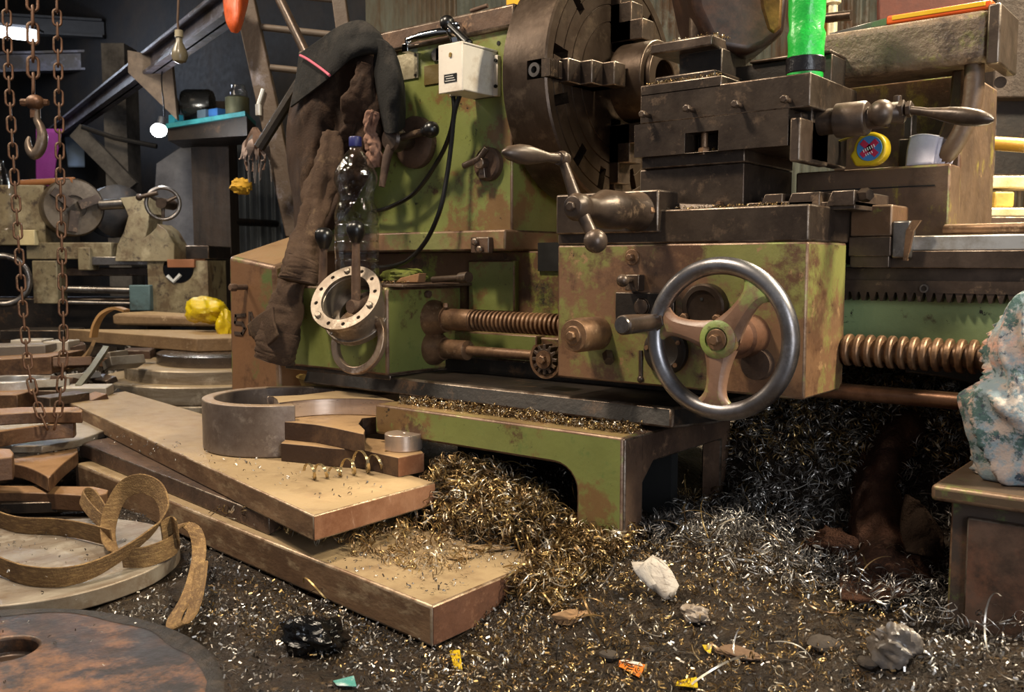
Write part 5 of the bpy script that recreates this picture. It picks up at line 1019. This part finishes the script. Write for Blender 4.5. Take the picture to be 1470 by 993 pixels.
bar(15, 488, 60, 498, 4.3, .12, mat('pale bar', '#b5ab9c', rough=.5, metal=.3), 'small pale bar lying on the grey bar'); bar(62, 490, 98, 504, 4.2, .12, mat('pale bar', '#b5ab9c'), 'pale block right of the small pale bar')
bar(0, 474, 92, 488, 5.0, .25, M_dkiron(), 'long dark bar in the shade left of the slab')
# loose offcuts of the heap: the larger ones are things
hm = [tanp, gry, M_rust(), mat('pale bar', '#b5ab9c'), M_iron()]
ctr_ = D(70, 560, 4.0)
spots = [(105, 520, 3.9, .05), (75, 552, 3.6, .045), (100, 548, 3.7, .05), (125, 560, 3.6, .05), (150, 545, 3.8, .04), (140, 520, 4.1, .05), (165, 508, 4.2, .045), (200, 507, 4.3, .05), (118, 540, 3.8, .04), (90, 572, 3.4, .05), (135, 572, 3.5, .04), (178, 520, 4.0, .05), (110, 500, 4.3, .05), (88, 508, 4.2, .04)]
LABS = ['rusty brown offcut nearest the slanting grey green bar', 'grey offcut in the scrap heap, just left of the bar foot', 'reddish brown offcut between the bright ring and the chain', 'pale offcut in the scrap heap, just in front of the ring pile', 'dark iron offcut touching the widest ring blank', 'brown offcut under the slab end, beside the curved brown strip', 'grey offcut directly under the long slab, left of the rings', 'red brown offcut under the slab, touching the dark shiny ring', 'pale offcut in the middle of the scrap heap, by the right chain', 'dark offcut in the scrap heap just above the topmost scrap plate', 'brown offcut at the far end of the upper long plate', 'grey offcut tucked behind the slanting bar, under the slab', 'red brown offcut below the slab end, behind the right chain', 'pale offcut at the back of the scrap heap, left of the right chain']
for i, (x, y, dd, s) in enumerate(spots):
    p = D(x, y, dd); a = random.uniform(0, PI); M = Matrix.Rotation(a, 3, 'Z') @ Matrix.Rotation(random.uniform(-.4, .4), 3, 'X'); lx, ly, lz = s*random.uniform(.9, 1.8), s*random.uniform(.5, .9), s*random.uniform(.25, .5)
    mb = MB().box(-lx, lx, -ly, ly, -lz, lz); mb.v = [M @ q+p for q in mb.v]
    solo('loose_offcut', mb, hm[i % 5], LABS[i], 'offcut', 'offcuts in the scrap heap', bevel=.003)
n = 900; cen = np.zeros((n, 3))
for i in range(n):
    x = random.uniform(-60, 185); dd = random.uniform(3.3, 5.2); p = D(x, 500, dd); cen[i] = (p.x, p.y, .02+random.random()*(.10+.07*(dd-3.3)))
v, f = curls(cen, U(.01, .03, n), U(.3, 1.2, n), U(.006, .018, n), 8); np_mesh('scrap_turnings', v, f, GREY, 'heaped coarse turnings and scrap between the ring pile and left stack')
hb = MB()
rows = []
for j in range(26):
    dd = 3.2+j*.11; rows.append([Vector((D(x, 500, dd).x, D(x, 500, dd).y, .0+min(.2, .085*(dd-3.2))+.03*noise.noise(D(x, 500, dd)*6))) for x in range(-80, 175, 8)])
o = link_mesh('scrap_bed', hb.grid(rows), me.materials[0]); tag(o, 'dirt and fine scrap under the left scrap heap', 'swarf', kind='stuff')

# ================================================================== BACKGROUND LATHE
cream = mat('cream lathe paint', '#7d7156', [('#5d4c36', 6, .53, .06), ('#3d3024', 14, .58, .04), ('#a89c7e', 4, .6, .08)], rough=.5, bump=.1, dust=('#8a7659', .5))
old = thing('old_lathe', 'smaller cream painted lathe standing in the dim back of the shed', 'lathe', tuple(D(150, 480, 5.6)-W_*.25))
def fb(name, x0, y0, x1, y1, dd, dep, m, par=old, bev=.006): return part(name, facing(MB(), x0, y0, x1, y1, dd, dep), m, par, bevel=bev)
fb('stand', -60, 428, 215, 560, 5.75, .4, M_dkiron())
bd = fb('bed', -60, 352, 300, 372, 5.65, .45, M_dkiron())
fb('headstock', -20, 266, 66, 352, 5.55, .45, cream)
c = D(104, 298, 5.55); axx = (_R*.55-Fh*.83).normalized()
oc = part('chuck', MB().rev(c+axx*-.12, axx, [(.10, 0), (.165, .01), (.17, .03), (.17, .16), (.16, .175), (.07, .176), (.07, .15), (.01, .15)], 48), mat('old chuck steel', '#6d6050', [('#463b30', 5, .52, .1)], rough=.4, metal=.5), old)
for k in range(3):
    d = (W_*math.sin(k*2.09+.4)+_R.cross(W_)*0+(_R*.83+Fh*.55)*math.cos(k*2.09+.4)); p = c+axx*.05+d*.085; q = axx.cross(d)
    part('jaw', MB().hexa([p-d*.06-q*.025, p+d*.06-q*.025, p+d*.06+q*.025, p-d*.06+q*.025], [p-d*.06-q*.025+axx*.06, p+d*.06-q*.025+axx*.06, p+d*.06+q*.025+axx*.06, p-d*.06+q*.025+axx*.06]), M_iron(), oc)
part('motor', MB().rev(D(158, 305, 5.9), _R*.6-Fh*.8, [(.02, 0), (.15, .01), (.16, .03), (.16, .2), (.10, .22), (.02, .22)], 36), M_dkiron(), old)
part('carriage', facing(MB(), 38, 348, 160, 372, 5.5, .3), cream, old, bevel=.005); fb('apron', 48, 374, 84, 436, 5.5, .12, cream); fb('apron_edge', 112, 355, 130, 388, 5.48, .12, cream)
fb('way_cover', 122, 368, 214, 381, 5.5, .3, M_steel()); fb('shears', 90, 384, 214, 396, 5.6, .2, M_iron())
for nm, y, r in (('lead_screw', 415, .022), ('feed_rod', 434, .014)): part(nm, MB().cyl(D(90, y, 5.55), D(190, y+2, 5.55), r), M_steel(), old)
cutc = MB().cyl(D(256, 386, 5.3), D(256, 386, 6.3), .085, n=32); fe = part('foot_end', facing(MB(), 214, 374, 300, 452, 5.5, .35), cream, old, cut=cutc, bevel=.004)
tb = part('gap_plate', facing(MB(), 240, 372, 279, 384, 5.45, .2), mat('orange rust plate', '#8d5a3a', rough=.6), old, bevel=.003)
part('white_guide', MB().tube([D(240, 396, 5.47), D(249, 404, 5.47), D(259, 394, 5.47)], .012, 6), mat('clean white', '#d0d2d2', rough=.5), old)
tlp = fb('bracket', 186, 409, 216, 446, 5.45, .1, mat('teal grey plate', '#52686a', [('#38413f', 6, .55, .08)], rough=.5)); c = D(201, 420, 5.45); part('hole', MB().cyl(c-Fh*.002, c+Fh*.002, .02), M_hole(), old)
tsx = [(172, 284), (210, 280), (212, 300), (222, 318), (238, 330), (250, 350), (250, 375), (165, 375), (168, 352), (178, 332), (184, 310), (180, 300)]
tls = part('tailstock', MB().prism([D(x, y, 5.45) for x, y in tsx], Fh*.22), cream, old, bevel=.010, cut=MB().prism([D(x, y, 5.2) for x, y in ((189, 304), (196, 303), (203, 312), (200, 324), (192, 332), (184, 338), (188, 322))], Fh*.8))
part('quill', MB().cyl(D(146, 294, 5.55), D(180, 292, 5.52), .032), M_steel(), tls)
c = D(234, 292, 5.25); whl = part('handwheel', MB().torus(c, Fh-_R*.35, .088, .011, 40, 10), M_steel(), old)
for k in range(3):
    a = k*2.09+.5; d = ((Fh*.35+_R).normalized()*math.cos(a)+W_*math.sin(a)); part('spoke', MB().cyl(c, c+d*.085, .012, .009, 8), M_iron(), whl)
part('grip', MB().cyl(D(200, 283, 5.2), D(226, 277, 5.2), .012).sphere(D(200, 283, 5.2), .02), M_iron(), whl)
part('hub', MB().cyl(c-Fh*.03, c+Fh*.15, .03), M_iron(), whl)
c = D(4, 402, 5.3); part('apron_wheel', MB().torus(c, Fh-_R*.3, .135, .018, 48, 10), M_steel(), old)
part('switch', facing(MB(), 28, 330, 50, 352, 5.45, .05), mat('cream switch', '#cbb98a', rough=.5), old, bevel=.004)
solo('wooden_rod', MB().cyl(D(30, 263, 5.6), D(106, 259, 5.5), .02), mat('orange wood', '#8d5a30', rough=.6), 'orange brown rod lying on top of the old lathe', 'rod')
bb = D(6, 330, 5.1); solo('water_bottle', MB().rev(bb, W_, [(.05, 0), (.055, .02), (.055, .25), (.03, .32), (.016, .34), (.016, .37)], 24), pvc, 'clear bottle at the left edge by the old lathe', 'bottle')

# ================================================================== BACK OF THE SHED
def emit(name, col, st):
    m = bpy.data.materials.new(name); m.use_nodes = True; b = m.node_tree.nodes['Principled BSDF']; b.inputs['Emission Color'].default_value = col; b.inputs['Emission Strength'].default_value = st; b.inputs['Base Color'].default_value = col; return m
tb0 = thing('tube_lamp', 'lit fluorescent tube lamp high at the left edge', 'lamp', tuple(D(20, 45, 7.6)))
part('tube', MB().cyl(D(-70, 38, 7.6), D(50, 51, 7.6), .045, n=16), emit('tube light', (.85, .93, 1, 1), 9), tb0)
part('reflector', MB().ribbon([D(-70, 30, 7.66), D(56, 43, 7.66)], Fh*.08+W_*.0, .02), wall_m, tb0)
tb1 = thing('tube_lamp', 'narrow lit tube lamp far behind the hook', 'lamp', tuple(D(120, 168, 9.6)))
part('tube', MB().cyl(D(96, 166, 9.6), D(150, 169, 9.6), .028, n=12), emit('tube light dim', (.85, .93, 1, 1), 2.5), tb1)
part('reflector', MB().ribbon([D(94, 162, 9.65), D(152, 165, 9.65)], Fh*.06, .02), wall_m, tb1)
for x in (100, 146): q = D(x, 164, 9.65); part('hanger', MB().cyl(q, Vector((q.x, q.y, 3.73)), .008, n=6), wall_m, tb1)
BD = 5.75
bl = thing('bulb', 'glowing bulb hanging in front of the teal shelf', 'lamp', tuple(D(228, 187, 5.3)))
part('glass', MB().sphere(D(228, 187, 5.3), .040, sc=(1.1, 1.1, .95)), emit('bulb light', (1, .98, .95, 1), 40), bl); part('cord', MB().tube(smooth([D(233, 176, 5.3), D(236, 160, 5.32), D(232, 110, 5.5), D(240, 70, BD)], 16), .004, 6), M_black(), bl); part('socket', MB().cyl(D(230, 181, 5.3), D(233, 168, 5.3), .02), M_black(), bl)
lamp('bulb_light', 'POINT', tuple(D(226, 190, 5.2)), (0, 0, 0), 9, (.92, .95, 1), shadow_soft_size=.04)
lamp('tube_light', 'POINT', tuple(D(10, 52, 7.4)), (0, 0, 0), 26, (.72, .82, 1), shadow_soft_size=.2)
b2_ = thing('dead_bulb', 'unlit dusty bulb hanging below the gantry beam', 'bulb', tuple(D(259, 84, 3.9)))
part('glass', MB().rev(D(257, 50, 3.9), -W_, [(.012, 0), (.014, .03), (.030, .065), (.034, .085), (.026, .108), (.008, .116)], 20), mat('dusty glass', '#6d6450', rough=.3, bump=.02), b2_)
part('socket', MB().cyl(D(257, 44, 3.9), D(257, 54, 3.9), .017), mat('socket cream', '#8d8268', rough=.5), b2_); part('cord', MB().tube([D(256, 45, 3.9), D(255, 30, 3.9), D(258, -40, 3.95)], .005, 6), M_rust(), b2_)
sh = thing('wall_shelf', 'teal edged wooden shelf fixed to the timber post', 'shelf', tuple(D(300, 190, 5.7)))
teal = mat('teal shelf edge', '#2f8a90', [('#1e5a60', 9, .55, .1)], rough=.5)
s0, s1 = D(238, 184, 5.75), D(352, 166, 5.5); dpt = Fh*.42-_R*.05
part('board', MB().hexa([s0, s1, s1+dpt, s0+dpt], [s0+W_*.028, s1+W_*.028, s1+dpt+W_*.028, s0+dpt+W_*.028]), teal, sh, bevel=.002)
part('box_below', MB().hexa([s0-W_*.07+Fh*.03, s1-W_*.11+Fh*.03, s1-W_*.11+dpt, s0-W_*.07+dpt], [s0+Fh*.03, s1+Fh*.03, s1+dpt, s0+dpt]), M_dkiron(), sh)
def onshelf(t, back): return s0.lerp(s1, t)+Fh*back+W_*.029
gc_ = onshelf(.32, .15)
gr_ = thing('bench_grinder', 'dark shiny bench grinder on the teal shelf', 'grinder', tuple(gc_))
part('motor', MB().rev(gc_+W_*.12-_R*.10, _R, [(.03, 0), (.075, .01), (.085, .03), (.085, .17), (.075, .19), (.03, .2)], 28), mat('grinder shell', '#4d4a44', rough=.25, metal=.7, bump=.02), gr_); part('foot', MB().box(gc_.x-.08, gc_.x+.08, gc_.y-.05, gc_.y+.05, gc_.z, gc_.z+.05), M_black(), gr_, bevel=.004)
part('wheel', MB().rev(gc_+W_*.10-_R*.17, _R, [(.02, 0), (.055, .005), (.055, .04), (.02, .045)], 24), M_steel(), gr_)
c = onshelf(.85, .1); solo('tin_canister', MB().rev(c, W_, [(.07, 0), (.07, .10), (.065, .105), (.05, .11)], 24), mat('olive tin', '#5d5c44', rough=.4, metal=.3), 'olive tin canister on the right of the teal shelf', 'tin')
c = onshelf(.78, .25); solo('glass_jar', MB().rev(c, W_, [(.05, 0), (.055, .01), (.055, .17), (.04, .19), (.04, .21)], 24), pvc, 'clear jar behind the olive tin on the shelf', 'jar')
for i, (t, bk, sx, sz, m, lb) in enumerate([(.62, .05, .05, .045, mat('blue box', '#2d5f9a', rough=.5), 'blue box in the middle of the teal shelf'), (.48, .05, .045, .05, mat('grey blue box', '#4a5a66', rough=.5), 'grey box left of the blue box on the shelf'), (.10, .05, .035, .05, mat('bright teal box', '#2a8fa5', rough=.5), 'small teal box at the left end of the shelf')]):
    c = onshelf(t, bk); solo('small_box', MB().box(c.x-sx, c.x+sx, c.y-.03, c.y+.03, c.z, c.z+sz), m, lb, 'box', bevel=.003)
gs = mat('grey sheet cloth', '#6d6d73', [('#54545a', 4, .5, .1)], rough=.7, bump=.1)
solo('hanging_sheet', MB().grid(patch(DD([(225, 235, 6.5), (255, 215, 6.45), (279, 200, 6.5)], [(222, 290, 6.55), (250, 285, 6.45), (281, 280, 6.5)], [(215, 380, 6.55), (250, 380, 6.5), (281, 380, 6.5)]), 24, 24, .02, 5, 21)), gs, 'grey sheet hanging beside the dark timber post', 'sheet', solid=.008, ang=180)
solo('banner', MB().grid(patch(DD([(52, 185, 8.2), (90, 185, 8.2)], [(52, 255, 8.2), (78, 262, 8.2)], [(54, 330, 8.2), (90, 330, 8.2)]), 12, 16, .03, 4, 5)), mat('magenta cloth', '#7a1f62', rough=.8), 'magenta cloth hanging far behind the hook chain', 'cloth', solid=.01)
solo('blue_cloth', MB().grid(patch(DD([(92, 190, 8.4), (120, 195, 8.4)], [(98, 240, 8.4), (122, 240, 8.4)]), 10, 10, .02, 4, 9)), mat('pale blue cloth', '#6f7f93', rough=.8), 'pale blue cloth scrap right of the magenta cloth', 'cloth', solid=.01)
rn = MB()
hang = thing('rag_bunch', 'bunch of dirty pale rags hanging from a nail by the ladder', 'rags', tuple(D(368, 195, 3.5)))
part('nail', MB().cyl(D(364, 193, 3.47), D(384, 191, 3.52), .006), M_iron(), hang)
rgm = [mat('pale rag', '#a08d84', [('#6d5a50', 8, .55, .1)], rough=.9), mat('grey rag', '#5d5654', [('#3d3836', 8, .55, .1)], rough=.9), mat('brown rag', '#6d5446', [('#4a382e', 8, .55, .1)], rough=.9)]
for i in range(14):
    x = 347+(i*17 % 40); ln = 228+(i*31 % 46); kk = .009+.010*((i*7) % 5)/4
    P = smooth([D(364+(i % 5)*1.5, 193-(i % 3)*5, 3.47), D(x+(364-x)*.35, 207, 3.46-.01*(i % 4)), D(x, 226, 3.46+.01*(i % 3)), D(x+((i*5) % 9)-4, ln, 3.47)], 18)
    part('rag', MB().ribbon(P, [(_R*(.003+kk*math.sin(PI*min(1, k/11)))*(1-.35*k/17)+Fh*.006*math.sin(k*.7+i)) for k in range(18)], .004), rgm[i % 3], hang)
solo('yellow_hat', creased(MB(), D(346, 268, 3.56), .045, .035, .032, 55, 30, 20, .2), mat('dull yellow cloth', '#b58a1e', rough=.8), 'dull yellow hat hanging behind the pale rags', 'hat')
solo('dark_pipe', MB().cyl(D(332, 318, 6.25), D(396, 321, 6.95), .026), M_dkiron(), 'dark horizontal pipe behind the brown end cover', 'pipe')
# ladder
ld = thing('wooden_ladder', 'worn timber ladder leaning behind the hanging jacket', 'ladder', tuple(D(420, 335, 3.5)-W_*.6))
lm = mat('worn ladder timber', '#4d3d2f', [('#77727a', 5, .61, .05), ('#4a3828', 4, .55, .08, (3, 3, .5))], rough=.6, bump=.2)
def rail(p0, p1, q0, q1): 
    P = [D(*p0, 3.5), D(*p1, 3.5), D(*q1, 3.5), D(*q0, 3.5)]; return MB().prism(P, Fh*.04)
part('rail', rail((322, -60), (352, -60), (410, 340), (438, 340)), lm, ld, bevel=.004)
part('rail', rail((468, -60), (488, -60), (522, 340), (542, 340)), lm, ld, bevel=.004)
for y in (-10, 42, 100, 160, 220, 280): xo = 362+(y+60)*.225; part('rung', MB().cyl(D(xo-10, y-3, 3.52), D(xo+112, y+10, 3.53), .013, n=10), mat('rung timber', '#5d5044', rough=.6), ld)
solo('steel_pole', MB().cyl(D(373, -60, 3.2), D(446, 90, 3.1), .016), M_iron(), 'grey steel pole leaning across the ladder above the jacket', 'pole')
solo('brace_bar', MB().cyl(D(442, 100, 3.25), D(372, 212, 3.3), .02, n=8), M_dkiron(), 'dark brace bar slanting down beside the jacket', 'bar')
solo('orange_bag', MB().grid(patch(DD([(322, -30, 3.4), (340, -30, 3.34), (358, -30, 3.4)], [(321, 0, 3.4), (342, 0, 3.33), (356, 0, 3.4)], [(325, 30, 3.4), (340, 32, 3.35), (350, 25, 3.4)], [(333, 46, 3.4), (340, 47, 3.38), (345, 42, 3.4)]), 20, 30, .02, 9, 33)), mat('orange film', '#c9541c', [('#8d3512', 6, .55, .1)], rough=.45, bump=.2), 'orange plastic bag hung on the ladder top', 'bag', solid=.006, ang=180)
c = D(371, 150, 3.485); solo('spray_nozzle', MB().cyl(c, c-W_*.04, .012).cyl(c, D(378, 128, 3.485), .008), M_bright(), 'small bright nozzle hung on the ladder rail', 'nozzle')
# ---- behind the lathe, upper right
solo('rust_sheet', MB().prism([D(1262, -60, 2.75), D(1262, 30, 2.75), D(1410, 30, 2.65), D(1410, -60, 2.65)], Fh*.02), mat('red brown sheet', '#5d2c1a', [('#3d1c12', 4, .5, .1)], rough=.6), 'red brown steel sheet standing behind the tailstock barrel', 'sheet', bevel=.003)
c = Vector((V(1232, 22, 2.3).x, 2.3, 1.2)); solo('iron_bush', MB().ring(c-W_*.0, W_, .028, .012, .05, 28), M_chuck(), 'short brown iron bush on the tailstock barrel', 'bush', bevel=.002)
solo('iron_pipe', MB().cyl(V(1186, 26, 2.33), V(1222, 22, 2.33), .012), M_chuck(), 'short brown pipe lying left of the iron bush', 'pipe')
yl2 = mat('sunlit ochre box', '#b59448', [('#8d6f2e', 6, .55, .1)], rough=.6)
def bk(x0, y0, x1, y1, dd, dep, m, label, name, cat, bev=.006): return solo(name, facing(MB(), x0, y0, x1, y1, dd, dep), m, label, cat, bevel=bev)
crm = mat('cream cloth board', '#c9bd9a', [('#a08d5c', 5, .58, .1)], rough=.7)
bk(1420, 252, 1500, 270, 3.2, .12, crm, 'cream board lying behind the tailstock, highest at the right edge', 'cream_board', 'board')
bk(1428, 275, 1456, 297, 3.2, .1, yl2, 'ochre block between two cream boards at the right edge', 'ochre_block', 'block')
bk(1420, 298, 1500, 311, 3.15, .12, crm, 'lower cream board below the ochre block', 'cream_board', 'board')
bk(1410, 311, 1560, 560, 3.2, .3, M_rust(), 'rusty crate carrying the cream boards', 'rusty_crate', 'crate')
solo('yellow_pipe', MB().cyl(D(1428, 206, 3.0), D(1500, 211, 2.9), .022), mat('yellow painted pipe', '#b5872e', [('#d8d0b0', 5, .58, .06)], rough=.4), 'yellow painted pipe sticking out behind the tailstock', 'pipe')
bk(1425, -60, 1560, 140, 3.4, .15, mat('brown timber wall', '#33271e', [('#463830', 4, .55, .1, (3, 3, .4))], rough=.8, bump=.3), 'brown timber board stack at the upper right edge', 'timber_stack', 'timber')
bk(1425, 140, 1560, 252, 3.5, .15, M_dkiron(), 'dark machine casing behind the yellow pipe', 'machine_casing', 'casing')
ysn = D(745, -4, 3.3); solo('yellow_sign', MB().prism([D(727, -30, 3.3), D(727, 9, 3.3), D(757, 5, 3.3), D(757, -30, 3.3)], Fh*.01), mat('sign yellow', '#e0a516', [('#b5721a', 14, .6, .04)], rough=.5), 'yellow sign plate peeping over the headstock', 'sign')
solo('thin_rod', MB().cyl(V(676, 16, 2.02)*1.0, V(700, 8, 2.03), .006), M_rust(), 'thin brown rod lying on the headstock cover', 'rod')
tag(bpy.data.objects['thin_rod'])
for i, (x, y, r, lb) in enumerate(((1190, 6, .016, 'brass fitting standing left of the iron bush behind the barrel'), (1206, 14, .012, 'small cream fitting between the brass fitting and the iron bush'))):
    c = V(x, y, 2.45); c.z = max(c.z, 1.2); solo('fitting', MB().rev(Vector((c.x, 2.40, 1.11)), W_, [(r*1.6, 0), (r*1.2, .03), (r, .05), (r, c.z-1.11), (r*1.6, c.z-1.105), (r*1.6, c.z-1.09), (r*.4, c.z-1.08)], 20), mat(('brass fitting', 'cream fitting')[i], ('#a5803c', '#cfc4a0')[i], rough=.4, metal=.4), lb, 'fitting')
